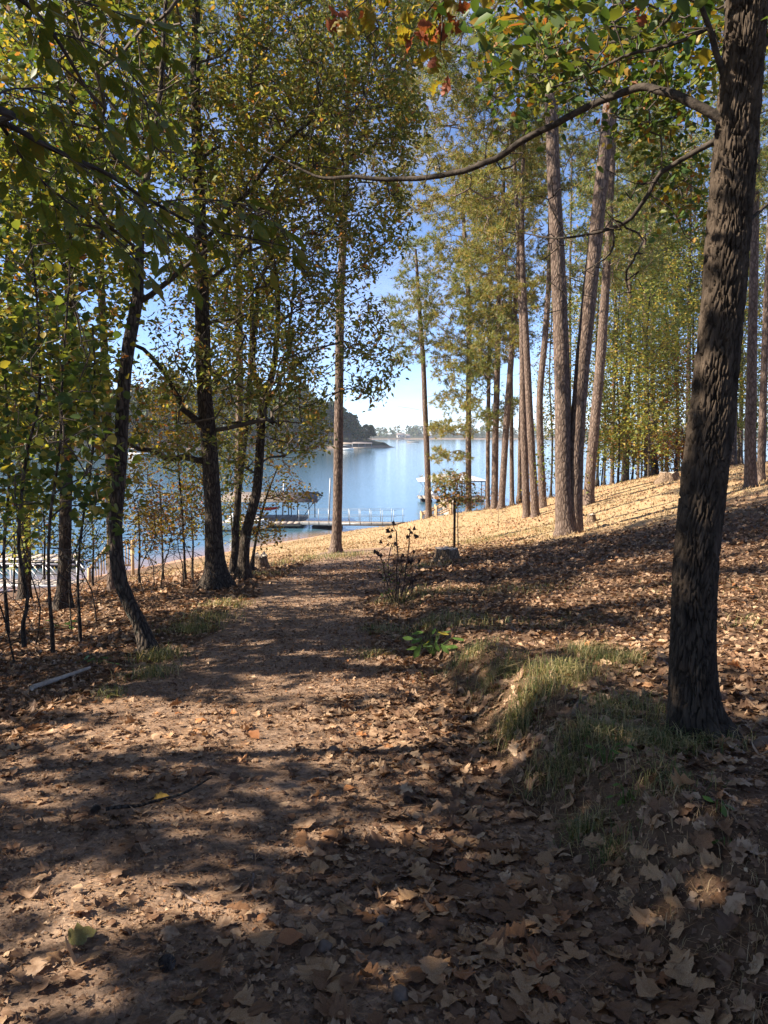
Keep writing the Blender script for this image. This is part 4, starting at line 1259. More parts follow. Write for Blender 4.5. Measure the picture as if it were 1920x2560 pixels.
def big_oak():
    spec = [(1508, 1600, 4.2, 128), (1500, 1530, 4.2, 104), (1497, 1400, 4.2, 98), (1503, 1250, 4.2, 95), (1518, 1080, 4.2, 94), (1540, 880, 4.2, 92), (1558, 700, 4.2, 88), (1575, 500, 4.2, 84), (1590, 300, 4.2, 82), (1606, 100, 4.2, 78), (1614, -60, 4.2, 74), (1625, -350, 4.2, 66), (1640, -800, 4.3, 50), (1640, -1300, 4.4, 26)]
    pts, rad = trunk_pts(spec)
    rad = rad * .84
    base = pts[0].copy()
    t = thing('oak_tree', 'large dark oak with deeply furrowed bark on the bank at right', 'tree', base)
    pts = np.vstack([pts[0] - [0, 0, .25], pts])
    rad = np.concatenate([[rad[0] * 1.15], rad])
    p, r = resample(pts, rad, .012)
    hi = p[:, 2] > 4.6
    keep = ~hi | (np.arange(len(p)) % 8 == 0)
    p, r = p[keep], r[keep]
    k = 220
    h = p[:, 2] - base[2]
    a = np.arange(k) * 2 * math.pi / k
    hh = h[:, None] * np.ones(k)[None]
    aa = a[None] * np.ones(len(p))[:, None]
    Q = np.stack([np.cos(aa) * 1.5, np.sin(aa) * 1.5, hh * 2.2], -1)
    warp = (vnoise(Q * 2.0) - .5)
    warp2 = (vnoise(Q * 6.0 + 3) - .5)
    per = 28
    u = aa / (2 * math.pi) * per + warp * 3.2 + warp2 * 1.1
    v = hh / .12 + warp2 * 1.2 + warp * 1.5
    f1, f2, cid = worley(u, v, per)
    e = f2 - f1
    plate = smooth(0.02, .2, e) ** .8
    u2 = aa / (2 * math.pi) * per * 2.2 + warp * 4
    g1, g2, _ = worley(u2, hh / .07, int(per * 2.2), 5)
    fine = smooth(0, .4, g2 - g1)
    disp = .03 * plate + .005 * fine * plate + .006 * (cid - .5) * plate + .004 * (vnoise(Q * np.array([14, 14, 9])) - .5) - .016
    fl = np.exp(-np.clip(h, 0, None) / .14)[:, None]
    disp = disp + fl * (.05 + .035 * np.cos(aa * 5 + .6) + .02 * np.cos(aa * 3 + 2))
    disp = disp + .018 * (vnoise(Q * .8 + 9) - .5)
    V, F = tube_np(p, r, k, disp)
    part('trunk', V, F, M['oak_bark'], t, True)
    lim = [
        [(1575, 60, 4.3, 14), (1560, -60, 5.2, 12), (1500, -20, 6.8, 9), (1420, 60, 8.2, 7), (1330, 90, 9.2, 5), (1200, 110, 9.6, 3)],
        [(1560, 258, 4.2, 22), (1525, 238, 4.22, 19), (1455, 208, 4.3, 17), (1400, 190, 4.4, 15), (1370, 188, 4.45, 15), (1300, 215, 4.6, 14), (1200, 268, 4.8, 13), (1120, 310, 4.95, 13), (1050, 350, 5.1, 12), (980, 375, 5.25, 11), (900, 386, 5.4, 10), (840, 386, 5.5, 9), (770, 380, 5.6, 8), (700, 385, 5.75, 6), (640, 360, 5.85, 4), (560, 320, 6, 2.5)],
        [(1553, 300, 4.2, 14), (1500, 330, 4.3, 11), (1430, 372, 4.45, 10), (1405, 420, 4.5, 9), (1360, 470, 4.6, 9), (1320, 492, 4.7, 7), (1260, 508, 4.85, 5), (1200, 515, 5, 4), (1130, 505, 5.2, 2.5)],
        [(1322, 492, 4.7, 6), (1325, 530, 4.72, 5), (1305, 560, 4.75, 4), (1265, 585, 4.8, 3)],
        [(1580, 190, 4.2, 16), (1540, 60, 4.1, 12), (1490, -60, 4.0, 10), (1420, -200, 3.9, 8), (1300, -330, 3.8, 6)],
        [(1530, 60, 4.1, 9), (1440, 100, 4.2, 7), (1350, 120, 4.4, 6), (1270, 160, 4.6, 4), (1190, 190, 4.8, 3)],
        [(1600, 200, 4.2, 14), (1680, 60, 4.2, 10), (1800, -100, 4.1, 7)],
        [(1615, 480, 4.3, 9), (1660, 440, 4.4, 6), (1720, 400, 4.5, 4)],
    ]
    NT, NR = [], []
    for ls in lim:
        lp, lr = trunk_pts(ls)
        V, F, lp2, lr2 = trunk_mesh(lp, lr, 10, .08, .12, 0, sink=False, seed=random.random() * 9)
        part('branch', V, F, M['limb'], t, True)
        NT.append(lp2)
        NR.append(lr2)
    upper = p[p[:, 2] > 4.2][::6]
    NT2 = np.concatenate(NT[4:7] + [NT[0]] + [upper])
    NR2 = np.concatenate(NR[4:7] + [NR[0]] + [np.full(len(upper), .08)])
    tg = E([(1130, 130, 80, 85, 9.6, .9, 70), (1180, 110, 110, 80, 9.5, .9, 80), (1330, 90, 150, 100, 9.4, 1.2, 110), (1480, 130, 110, 120, 9.2, 1.2, 90), (1420, 260, 110, 90, 9.6, 1, 50), (1600, 60, 100, 90, 8, 1, 40), (1450, 400, 80, 70, 9.8, 1, 40), (1330, -150, 340, 200, 5.6, 1.8, 120), (1400, -500, 420, 260, 5.5, 2.2, 120)])
    A, par, R, tips, n0 = grow(NT2, NR2, tg, rtip=.003, seg=.3, wob=.1, zpen=.2)
    V, F = twig_mesh(A, par, R, n0, 4)
    part('branchwork', V, F, M['twig'], t, kind='stuff')
    thin = np.arange(n0, len(A))
    thin = thin[R[thin] < .009]
    V, F = add_leaves(A, thin, 15, .105, .036, .19, 'ovate', -.3, True)
    part('crown', V, F, M['leaf_oak'], t, kind='stuff')
    # bare side twigs on the two long limbs
    tw = []
    for lp2 in (NT[1], NT[2], NT[3]):
        for _ in range(34):
            c = lp2[random.randrange(4, len(lp2))]
            tw.append(c + np.array([random.uniform(-.3, .3), random.uniform(-.2, .2), random.uniform(-.28, .28)]))
    A, par, R, tips, n0 = grow(np.concatenate(NT[1:4]), np.concatenate(NR[1:4]), np.array(tw), rtip=.0028, seg=.08, wob=.2, zpen=0)
    V, F = twig_mesh(A, par, R, n0, 4)
    part('bare_twigs', V, F, M['dark_bark'], t, kind='stuff')
    return t, p
OAK, OAKP = big_oak()
def ground_at(px, py, y0=1.7, y1=70):
    Ys = np.concatenate([np.arange(y0, 12, .02), np.arange(12, y1, .1)])
    R_ = P(px, py, 1.0) - np.array([0, 0, CAMZ])
    Q = np.array([0, 0, CAMZ]) + R_[None] * Ys[:, None]
    G = gz(Q[:, 0], Q[:, 1])
    hit = np.nonzero(Q[:, 2] <= G)[0]
    i = hit[0] if len(hit) else len(Ys) - 1
    return np.array([Q[i, 0], Q[i, 1], G[i]])

# ------------------------------------------------------------------ leaf templates
PROF = {
    'oak': [(0, .012), (.09, .018), (.15, .12), (.21, .24), (.27, .27), (.32, .19), (.37, .19), (.43, .31), (.5, .38), (.56, .37), (.61, .26), (.66, .25), (.72, .34), (.78, .34), (.83, .24), (.88, .2), (.94, .16), (.98, .07), (1, 0)],
    'maple': [(0, .01), (.13, .015), (.15, .2), (.2, .4), (.27, .43), (.32, .37), (.39, .46), (.46, .56), (.53, .53), (.58, .4), (.63, .32), (.7, .36), (.76, .33), (.83, .2), (.92, .1), (1, 0)],
    'ovate': [(0, .008), (.08, .05), (.2, .21), (.35, .29), (.5, .31), (.65, .27), (.8, .17), (.92, .06), (1, 0)],
    'leaflet': [(0, .01), (.1, .06), (.25, .135), (.45, .185), (.62, .185), (.78, .125), (.9, .05), (1, 0)],
}

def leaf_template(kind, seed, curl=1.0):
    rg = np.random.default_rng(seed)
    pr = np.array(PROF[kind])
    n = len(pr)
    t = pr[:, 0]
    wl = pr[:, 1] * (1 + rg.normal(size=n) * .12)
    wr = pr[:, 1] * (1 + rg.normal(size=n) * .12)
    V = np.zeros((3 * n, 3))
    V[:n, 1] = t
    V[n:2 * n, 1] = t + rg.normal(size=n) * .008
    V[n:2 * n, 0] = -wl
    V[2 * n:, 1] = t + rg.normal(size=n) * .008
    V[2 * n:, 0] = wr
    a = rg.uniform(-.8, 1.5 if kind == 'oak' else .9) * curl
    b = rg.uniform(-.4, .4) * curl
    c = rg.uniform(-.6, .6) * curl
    x, y = V[:, 0], V[:, 1] - .5
    V[:, 2] = a * x * x * 1.4 + b * (y * y * 1.6 - .2) + c * x * y + .06 * curl * np.sin(x * 11 + seed) * np.cos(y * 12 + seed * 2) + .035 * np.abs(x) / .3
    F = []
    for i in range(n - 1):
        F.append([i, n + i, n + i + 1, i + 1])
        F.append([i + 1, 2 * n + i + 1, 2 * n + i, i])
    return V, np.array(F)

def scatter(T, F, pos, X, Y_, Z, s):
    """copies of a template; X, Y_, Z are (n,3) axes"""
    n = len(pos)
    s = np.asarray(s)[:, None, None]
    V = pos[:, None] + s * (T[None, :, 0:1] * X[:, None] + T[None, :, 1:2] * Y_[:, None] + T[None, :, 2:3] * Z[:, None])
    FA = (np.arange(n)[:, None, None] * len(T) + F[None]).reshape(-1, F.shape[1])
    return V.reshape(-1, 3), FA

def axes_from(nrm, heading):
    Z = unit(nrm)
    h = np.stack([np.cos(heading), np.sin(heading), np.zeros_like(heading)], -1)
    Y_ = unit(h - Z * np.sum(h * Z, 1, keepdims=True))
    X = np.cross(Y_, Z)
    return X, Y_, Z

def gnormal(x, y):
    e = .06
    dx = (gz(x + e, y) - gz(x - e, y)) / (2 * e)
    dy = (gz(x, y + e) - gz(x, y - e)) / (2 * e)
    return unit(np.stack([-dx, -dy, np.ones_like(dx)], -1))

TMPL = {}
for kd in ('oak', 'maple', 'ovate', 'leaflet'):
    TMPL[kd] = [leaf_template(kd, 10 * len(kd) + i, .35 if kd == 'leaflet' else 1.0) for i in range(10)]
TMESH = {}
def tmesh(kd, i, mat):
    key = (kd, i, mat)
    if key not in TMESH:
        V, F = TMPL[kd][i]
        me = mesh_np('leaf_' + kd, V, F)
        smooth_shade(me)
        me.materials.append(M[mat])
        TMESH[key] = me
    return TMESH[key]

def leaf_obj(name, kd, i, mat, pos, X, Y_, Z, s, parent=None):
    o = bpy.data.objects.new(name, tmesh(kd, i, mat))
    m = Matrix(((X[0] * s, Y_[0] * s, Z[0] * s, pos[0]), (X[1] * s, Y_[1] * s, Z[1] * s, pos[1]), (X[2] * s, Y_[2] * s, Z[2] * s, pos[2]), (0, 0, 0, 1)))
    if parent is not None:
        off = Vector((0, 0, 0))
        q = parent
        while q is not None:
            off += q.location
            q = q.parent
        m.translation -= off
        o.parent = parent
    o.matrix_local = m
    COL.objects.link(o)
    return o

# ------------------------------------------------------------------ the near hickory whose boughs hang in at top left
def hickory():
    b = np.array([-2.6, 1.0, float(gz(-2.6, 1.0))])
    t = thing('hickory_tree', 'hickory with large drooping green leaflets hanging in at top left', 'tree', b)
    tp = [b, b + [.05, .05, 1.5], b + [.1, .1, 3.0], b + [.0, .2, 4.6], b + [.1, .1, 7]]
    V, F, p, r = trunk_mesh(tp, [.11, .095, .085, .07, .03], 14, .2)
    part('trunk', V, F, M['dark_bark'], t, True)
    limbs = [
        [(b + [.1, .1, 2.55], .022), (D(-160, 205, 1.7), .016), (D(0, 268, 2.0), .0125), (D(110, 325, 2.1), .011), (D(225, 375, 2.2), .0095), (D(330, 440, 2.3), .008), (D(440, 495, 2.4), .0055), (D(560, 520, 2.5), .0035), (D(680, 545, 2.6), .002)],
        [(b + [.1, .1, 2.9], .02), (D(-120, -80, 1.9), .014), (D(20, -10, 2.1), .011), (D(110, 70, 2.2), .0085), (D(170, 165, 2.3), .007), (D(215, 240, 2.35), .005), (D(240, 290, 2.4), .003)],
        [(D(0, 268, 2.0), .008), (D(60, 355, 2.15), .006), (D(140, 430, 2.25), .005), (D(220, 490, 2.35), .0035), (D(300, 560, 2.4), .002)],
        [(D(150, 340, 2.14), .005), (D(240, 395, 2.1), .004), (D(330, 470, 2.1), .003), (D(380, 530, 2.1), .002)],
        [(D(110, 70, 2.2), .005), (D(210, 100, 2.25), .004), (D(290, 170, 2.3), .003), (D(330, 260, 2.35), .002)],
        [(D(330, 440, 2.3), .004), (D(420, 430, 2.35), .003), (D(520, 440, 2.4), .0025), (D(600, 470, 2.5), .0015)],
        [(D(20, -10, 2.1), .006), (D(120, -10, 2.3), .005), (D(240, 20, 2.5), .004), (D(350, 80, 2.6), .002)],
        [(D(-60, 240, 1.85), .006), (D(30, 190, 2.0), .004), (D(130, 215, 2.1), .003), (D(200, 270, 2.15), .002)],
    ]
    cnt = 0
    for li, ls in enumerate(limbs):
        lp = np.array([q for q, _ in ls])
        lr = np.array([q for _, q in ls]) * .62
        V, F, p2, r2 = trunk_mesh(lp, lr, 7, .04, .15, 0, sink=False, seed=li)
        bo = part('branch', V, F, M['limb'], t, True)
        nn = [28, 19, 14, 14, 15, 14, 13, 13][li]
        for q in range(nn):
            u = .28 + .72 * (q + .6 * random.random()) / nn if li < 2 else .2 + .8 * (q + .5 * random.random()) / nn
            i = min(len(p2) - 1, int(u * (len(p2) - 1)))
            i2 = min(len(p2) - 1, i + 1)
            c = p2[i]
            dirn = unit(p2[i2] - p2[i2 - 1])
            side = unit(np.cross(dirn, [0, 0, 1])) * (1 if q % 2 else -1)
            ax = unit(dirn * .8 + side * .55 + np.array([0, 0, -.35]) + RNG.normal(size=3) * .2)
            rl = random.uniform(.10, .17)
            V, F = tube_np(np.array([c, c + ax * rl * .5, c + ax * rl + np.array([0, 0, -.012])]), [.0016, .0013, .001], 4)
            part('leaf_stalk', V, F, M['twig'], bo)
            n5 = 5
            for k5 in range(n5):
                if random.random() < .08:
                    continue
                base_t = [.55, .55, .95, .95, 1.0][k5]
                sgn = [1, -1, 1, -1, 0][k5]
                bp_ = c + ax * rl * base_t
                sd = unit(np.cross(ax, [0, 0, 1]))
                Yd = unit(ax * (.75 if sgn else 1.2) + sd * sgn * .75 + np.array([0, 0, -.45]) + RNG.normal(size=3) * .16)
                Zd = unit(np.array([0, 0, 1.]) + RNG.normal(size=3) * .35)
                Zd = unit(Zd - Yd * (Yd @ Zd))
                Xd = np.cross(Yd, Zd)
                s = [.048, .048, .068, .068, .08][k5] * random.uniform(.75, 1.15)
                mt = 'leaf_hickory' if random.random() < .86 else 'leaf_hickory_b'
                leaf_obj('leaf', 'leaflet', random.randrange(4), mt, bp_, Xd, Yd, Zd, s, bo)
                cnt += 1
    # upper crown, out of the picture, shades the near path
    n = 110
    v = rand_dirs(n) * (RNG.uniform(0, 1, n) ** (1 / 3))[:, None]
    tg = b + np.array([-.6, -.3, 5.2]) + v * np.array([1.7, 1.9, 1.6])
    A, par, R, tips, n0 = grow(p[p[:, 2] > b[2] + 2.5], r[p[:, 2] > b[2] + 2.5], tg, rtip=.003, seg=.35)
    V, F = twig_mesh(A, par, R, n0, 4)
    part('branchwork', V, F, M['twig'], t, kind='stuff')
    thin = np.arange(n0, len(A))
    V, F = add_leaves(A, thin[R[thin] < .01], 6, .12, .035, .16, 'ovate')
    part('crown', V, F, M['leaf_hickory'], t, kind='stuff')
hickory()

# turning oak leaves at the top of the picture, on a bough of the right hand oak
def oak_bough():
    st = OAKP[np.argmin(abs(OAKP[:, 2] - 5.6))]
    runs = [[(st, .03), (np.array([1.0, 4.5, 5.5]), .02), (D(1010, -140, 4.6), .012), (D(960, -30, 4.6), .007), (D(900, 60, 4.6), .004), (D(880, 120, 4.6), .0025)],
            [(D(985, -70, 4.6), .007), (D(850, -60, 4.65), .005), (D(790, 0, 4.65), .004), (D(740, 40, 4.7), .0025)],
            [(D(960, -30, 4.6), .005), (D(955, 50, 4.5), .004), (D(950, 110, 4.5), .003), (D(965, 150, 4.5), .002)],
            [(D(1010, -140, 4.6), .012), (D(1200, -120, 4.8), .008), (D(1380, -60, 5.0), .005), (D(1400, 20, 5.0), .003)]]
    for li, ls in enumerate(runs):
        V, F, p2, r2 = trunk_mesh(np.array([q for q, _ in ls]), np.array([q for _, q in ls]), 7, .04, .15, 0, sink=False, seed=li)
        bo = part('branch', V, F, M['dark_bark'], OAK, True)
        vis = [i for i in range(len(p2)) if p2[i][2] < 4.5]
        for q in range([30, 26, 20, 14][li]):
            i = random.choice(vis[len(vis) // 4:]) if len(vis) > 4 else len(p2) - 1
            c = p2[i]
            Yd = unit(np.array([random.uniform(-1, 1), random.uniform(-.6, .6), random.uniform(-1.1, .15)]))
            Zd = unit(RNG.normal(size=3))
            Zd = unit(Zd - Yd * (Yd @ Zd))
            Xd = np.cross(Yd, Zd)
            c2 = c + Yd * random.uniform(.015, .07)
            mt = random.choice(['leaf_oak_turn', 'leaf_oak_lime', 'leaf_oak_lime', 'leaf_oak_lime'] if li < 3 else ['leaf_oak_turn'])
            leaf_obj('leaf', 'oak', random.randrange(4), mt, c2, Xd, Yd, Zd, random.uniform(.07, .11), bo)
oak_bough()

# ------------------------------------------------------------------ leaf litter
def density(x, y):
    onp = on_path(x, y)
    t = toe(y)
    d = np.where(onp, np.where(y < 7, 70 + 330 * n2(x, y, 1.8, 31) ** 2, 170 + 160 * smooth(7, 11, y)), 320.0)
    d = np.where(onp & (x > t - .75 - .6 * n2(x, y, 1.1, 33) - .5 * (1 - smooth(2, 4, y))), 430, d)
    d = np.where(onp & (x < -1.7), 200, d)
    bk = (x > t) & (x < t + .5)
    d = np.where(bk, np.where(y < 3.4, 330, 230), d)
    d = np.where((x > t + .5) & (x < t + 1.3) & (y < 8), 150, d)
    d = np.where(y > 13, d * .55, d)
    gr = grassness(x, y)
    d = d * (1 - .93 * gr) * (0.45 + 1.1 * n2(x, y, 1.3, 35))
    return d

def sample_litter(x0, x1, y0, y1, dmax, mult=1.0, wedge=True):
    n = int((x1 - x0) * (y1 - y0) * dmax * mult)
    x = RNG.uniform(x0, x1, n)
    y = RNG.uniform(y0, y1, n)
    k = np.ones(n, bool)
    if wedge:
        k = np.abs(x) < .58 * y + 1.0
        x, y = x[k], y[k]
    dd = density(x, y) / dmax
    k = RNG.uniform(0, 1, len(x)) < dd
    return x[k], y[k]

NEAR_INDIV = []
def litter():
    x, y = sample_litter(-4.4, 4.4, 1.1, 6.2, 620)
    z = gz(x, y)
    n = len(x)
    kind = RNG.choice(['oak', 'maple', 'ovate'], n, p=[.42, .2, .38])
    size = np.where(kind == 'ovate', RNG.uniform(.035, .075, n), np.where(kind == 'oak', RNG.uniform(.06, .125, n), RNG.uniform(.055, .115, n)))
    onp = on_path(x, y)
    size = np.where(onp & (RNG.uniform(0, 1, n) < .8) & (x < toe(y) - .7), size * RNG.uniform(.3, .85, n), size)
    nr = gnormal(x, y) + RNG.normal(size=(n, 3)) * np.where(onp, .2, .3)[:, None]
    hd = RNG.uniform(0, 2 * math.pi, n)
    X, Y_, Z = axes_from(nr, hd)
    flip = RNG.uniform(0, 1, n) < .45
    Z = np.where(flip[:, None], -Z, Z)
    X = np.where(flip[:, None], -X, X)
    pos = np.stack([x, y, z + RNG.uniform(.004, .022, n) + size * .06], -1) - Y_ * size[:, None] * .5
    # the largest in the picture become leaves of their own
    vis = (np.abs(x) < .47 * y) & (y > 1.95)
    score = np.where(vis, size / y, 0)
    order = np.argsort(-score)
    own = order[:296]
    isown = np.zeros(n, bool)
    isown[own] = True
    X = X * RNG.uniform(.75, 1.25, n)[:, None]
    for i in own:
        NEAR_INDIV.append((kind[i], pos[i], X[i], Y_[i], Z[i], size[i], bool(onp[i]), x[i] > toe(y[i]) - .6))
    mb = MB()
    for kd in ('oak', 'maple', 'ovate'):
        for q in range(10):
            m = (kind == kd) & ~isown & ((np.arange(n) % 10) == q)
            if m.sum() == 0:
                continue
            T, F = TMPL[kd][q]
            V, FA = scatter(T, F, pos[m], X[m], Y_[m], Z[m], size[m])
            mb.add(V, FA)
    # mid distance
    xm, ym = sample_litter(-9, 8, 6.2, 14, 480, .8)
    nm = len(xm)
    zm = gz(xm, ym)
    nr = gnormal(xm, ym) + RNG.normal(size=(nm, 3)) * .38
    X, Y_, Z = axes_from(nr, RNG.uniform(0, 6.283, nm))
    L = RNG.uniform(.045, .11, nm) * np.where(on_path(xm, ym) & (xm < toe(ym) - .5), .5, 1)
    pp = np.stack([xm, ym, zm + RNG.uniform(.006, .03, nm)], -1)
    half = (np.arange(nm) % 2 == 0) & (ym < 9)
    V, FA = leaf_arrays(pp[half] - Y_[half] * L[half, None] * .5, Y_[half], Z[half], L[half], L[half] * .36, 'lobed', .5, .3)
    mb.add(V, None, FA)
    half = ~half
    V, FA = leaf_arrays(pp[half] - Y_[half] * L[half, None] * .5, Y_[half], Z[half], L[half], L[half] * .3, 'ovate', .5, .4)
    mb.add(V, FA)
    # far
    xf, yf = sample_litter(-14, 16, 14, 34, 480, .55)
    x2 = RNG.uniform(2, 24, 9000)
    y2 = RNG.uniform(22, 44, 9000)
    k2 = RNG.uniform(0, 1, 9000) < smooth(.35, .7, n2(x2, y2, .4, 41)) * smooth(3, 12, x2) + .12
    xf = np.concatenate([xf, x2[k2]])
    yf = np.concatenate([yf, y2[k2]])
    nf = len(xf)
    nr = gnormal(xf, yf) + RNG.normal(size=(nf, 3)) * .4
    X, Y_, Z = axes_from(nr, RNG.uniform(0, 6.283, nf))
    L = RNG.uniform(.07, .13, nf) * np.where(on_path(xf, yf), .55, 1)
    pp = np.stack([xf, yf, gz(xf, yf) + RNG.uniform(.01, .04, nf)], -1)
    V, FA = leaf_arrays(pp, Y_, Z, L, L * .4, 'diamond', .5, .3)
    mb.add(V, None, FA)
    o = mb.build('leaf_litter', M['litter'], kind='stuff')
    o['label'] = 'dry brown leaf litter covering the forest floor and path edges'
    o['category'] = 'leaf litter'
litter()
KW = {'oak': 'lobed oak leaf', 'maple': 'broad leaf', 'ovate': 'oval leaf'}
CWD = {'tan': 'tan', 'brown': 'dark brown', 'orange': 'rusty orange'}
def zone_of(p):
    u, v = 960 + 1920 * p[0] / p[1], p[1]
    row = 'at the bottom edge' if v < 2.45 else ('on near ground' if v < 3.1 else 'further up the path')
    col = 'far left' if u < 420 else ('left of centre' if u < 860 else ('right of centre' if u < 1250 else ('below the bank' if u < 1600 else 'in the right corner')))
    return row + ', ' + col
for kd, pos, X, Y_, Z, s, onp, drift in NEAR_INDIV:
    u = random.random()
    mt = 'tan' if u < .48 else ('brown' if u < .96 else 'orange')
    o = leaf_obj('fallen_leaf', kd, random.randrange(10), 'litter_' + mt, pos, X, Y_, Z, s)
    big = 'large ' if s > .1 else ('small ' if s < .07 else '')
    o['label'] = '%sfallen %s %s %s' % (big, CWD[mt], KW[kd], zone_of(pos))
    o['category'] = 'leaf'
    o['group'] = 'loose fallen leaves ' + ('%s%s %s ' % (big, mt, kd)) + zone_of(pos)
def special_leaf(px, py, kd, mt, s, head, label, tilt=(0, 0)):
    q = ground_at(px, py)
    nr = gnormal(np.array([q[0]]), np.array([q[1]])) + np.array([[tilt[0], tilt[1], 0]])
    X, Y_, Z = axes_from(nr, np.array([head]))
    o = leaf_obj('fallen_leaf', kd, 1, mt, np.array([q[0], q[1], float(gz(q[0], q[1])) + .03]) - Y_[0] * s / 2, X[0], Y_[0], Z[0], s)
    o['label'] = label
    o['category'] = 'leaf'
special_leaf(205, 2365, 'maple', 'litter_olive', .12, .5, 'big olive green fallen leaf near the lower left corner', (0, -.1))
special_leaf(405, 2008, 'maple', 'litter_yellow', .10, .3, 'yellow fallen leaf lying against the long dark stick', (0, -.15))
special_leaf(635, 1848, 'ovate', 'litter_orange', .11, 2.4, 'bright orange fallen leaf in the sunlit patch of path', (0, -.5))
special_leaf(725, 2370, 'ovate', 'litter_orange', .10, .2, 'rounded orange brown leaf curled up on the near path', (0, -.5))

# ------------------------------------------------------------------ pine straw, gravel, grass
def straw():
    n = 26000
    x = RNG.uniform(-3, 2.2, n)
    y = 1.1 + 6.5 * RNG.uniform(0, 1, n) ** 1.6
    k = (np.abs(x) < .58 * y + .6) & (n2(x, y, 1.7, 51) > .3)
    x, y = x[k], y[k]
    n = len(x)
    p = np.stack([x, y, gz(x, y) + RNG.uniform(.003, .012, n)], -1)
    h = RNG.uniform(0, 6.283, n)
    d = np.stack([np.cos(h), np.sin(h), RNG.normal(size=n) * .08], -1)
    s = unit(np.cross(d, np.array([[0, 0, 1.]])))
    L = RNG.uniform(.05, .14, n)[:, None]
    bend = s * L * RNG.normal(size=(n, 1)) * .15
    wd = .0015
    V = np.stack([p - d * L / 2 - s * wd, p - d * L / 2 + s * wd, p + d * L / 2 + s * wd + bend], 1).reshape(-1, 3)
    F = np.arange(n * 3).reshape(-1, 3)
    o = part('pine_straw', V, F, M['straw'], kind='stuff')
    o['label'] = 'fine brown pine needles scattered over the near path'
    o['category'] = 'pine straw'
straw()

def rock_arrays(n, seed):
    rg = np.random.default_rng(seed)
    lat, lon = 5, 8
    V = [[0, 0, 1]]
    for i in range(1, lat):
        for j in range(lon):
            a, b = math.pi * i / lat, 2 * math.pi * j / lon
            V.append([math.sin(a) * math.cos(b), math.sin(a) * math.sin(b), math.cos(a)])
    V.append([0, 0, -1])
    V = np.array(V)
    V = V * (1 + (vnoise(V * 1.7 + seed * 3.3) - .5)[:, None] * .9) * np.array([1, .8, .6])
    f3, f4 = [], []
    for j in range(lon):
        f3.append([0, 1 + j, 1 + (j + 1) % lon])
        f3.append([len(V) - 1, 1 + (lat - 2) * lon + (j + 1) % lon, 1 + (lat - 2) * lon + j])
        for i in range(lat - 2):
            f4.append([1 + i * lon + j, 1 + (i + 1) * lon + j, 1 + (i + 1) * lon + (j + 1) % lon, 1 + i * lon + (j + 1) % lon])
    return V, np.array(f4), np.array(f3)

def crumbs():
    n = 62000
    x = RNG.uniform(-3.2, 2.4, n)
    y = 1.1 + 8.5 * RNG.uniform(0, 1, n) ** 1.7
    k = (np.abs(x) < .56 * y + .5) & (n2(x, y, 2.3, 57) + RNG.uniform(-.25, .25, n) > .36)
    x, y = x[k], y[k]
    n = len(x)
    nr = gnormal(x, y) + RNG.normal(size=(n, 3)) * .5
    X, Y_, Z = axes_from(nr, RNG.uniform(0, 6.283, n))
    L = RNG.uniform(.008, .026, n)
    V, F = leaf_arrays(np.stack([x, y, gz(x, y) + RNG.uniform(.002, .01, n)], -1), Y_, Z, L, L * RNG.uniform(.25, .5, n), 'diamond', .6, .4)
    o = part('leaf_crumbs', V, F, M['litter'], kind='stuff')
    o['label'] = 'broken bits of dry leaves and bark strewn over the path'
    o['category'] = 'leaf litter'
crumbs()

def gravel():
    n = 3800
    x = RNG.uniform(-2.6, 1.4, n)
    y = 1.2 + 8 * RNG.uniform(0, 1, n) ** 1.5
    k = (np.abs(x) < .55 * y + .4) & on_path(x, y)
    x, y = x[k], y[k]
    n = len(x)
    T = np.array([[1, 0, 0], [-1, 0, 0], [0, 1, 0], [0, -1, 0], [0, 0, .7], [0, 0, -.7]], float)
    F = np.array([[0, 2, 4], [2, 1, 4], [1, 3, 4], [3, 0, 4], [2, 0, 5], [1, 2, 5], [3, 1, 5], [0, 3, 5]])
    s = .003 + .010 * RNG.uniform(0, 1, n) ** 4
    h = RNG.uniform(0, 6.283, n)
    V = T[None] * s[:, None, None] * RNG.uniform(.6, 1.3, (n, 6, 1))
    c, sn = np.cos(h)[:, None], np.sin(h)[:, None]
    V = np.stack([V[..., 0] * c - V[..., 1] * sn, V[..., 0] * sn + V[..., 1] * c, V[..., 2]], -1) + np.stack([x, y, gz(x, y) + s * .3], -1)[:, None]
    FA = (np.arange(n)[:, None, None] * 6 + F[None]).reshape(-1, 3)
    o = part('gravel', V.reshape(-1, 3), FA, M['stone'], kind='stuff')
    o['label'] = 'small stones and grit on the dirt path'
    o['category'] = 'gravel'
gravel()

for i, (px, py, s, lb) in enumerate([(835, 1880, .065, 'grey stone at the right rim of the sunlit path patch'), (870, 1893, .06, 'rounded dark stone just right of another at the sunlit patch'), (810, 2380, .055, 'pale stone on the near path left of centre'), (955, 2315, .05, 'flat stone on the path below the drift of leaves'),
                                     (1905, 1870, .12, 'grey rock at the right edge beside the oak foot'), (1000, 2500, .06, 'pale stone in the lower middle of the path'), (430, 1625, .09, 'stone in the grass beside the leaning tree'), (385, 1730, .04, 'small stone at the left path edge')]):
    q = ground_at(px, py)
    V, f4, f3 = rock_arrays(1, i + 2)
    c, sn = math.cos(i * 1.7), math.sin(i * 1.7)
    V = np.stack([V[:, 0] * c - V[:, 1] * sn, V[:, 0] * sn + V[:, 1] * c, V[:, 2]], -1) * s * .6
    o = part('rock', V + q + [0, 0, s * .15], [f4, f3], M['stone'], sm=True)
    o['label'] = lb
    o['category'] = 'rock'
    o['group'] = 'stones along the path'

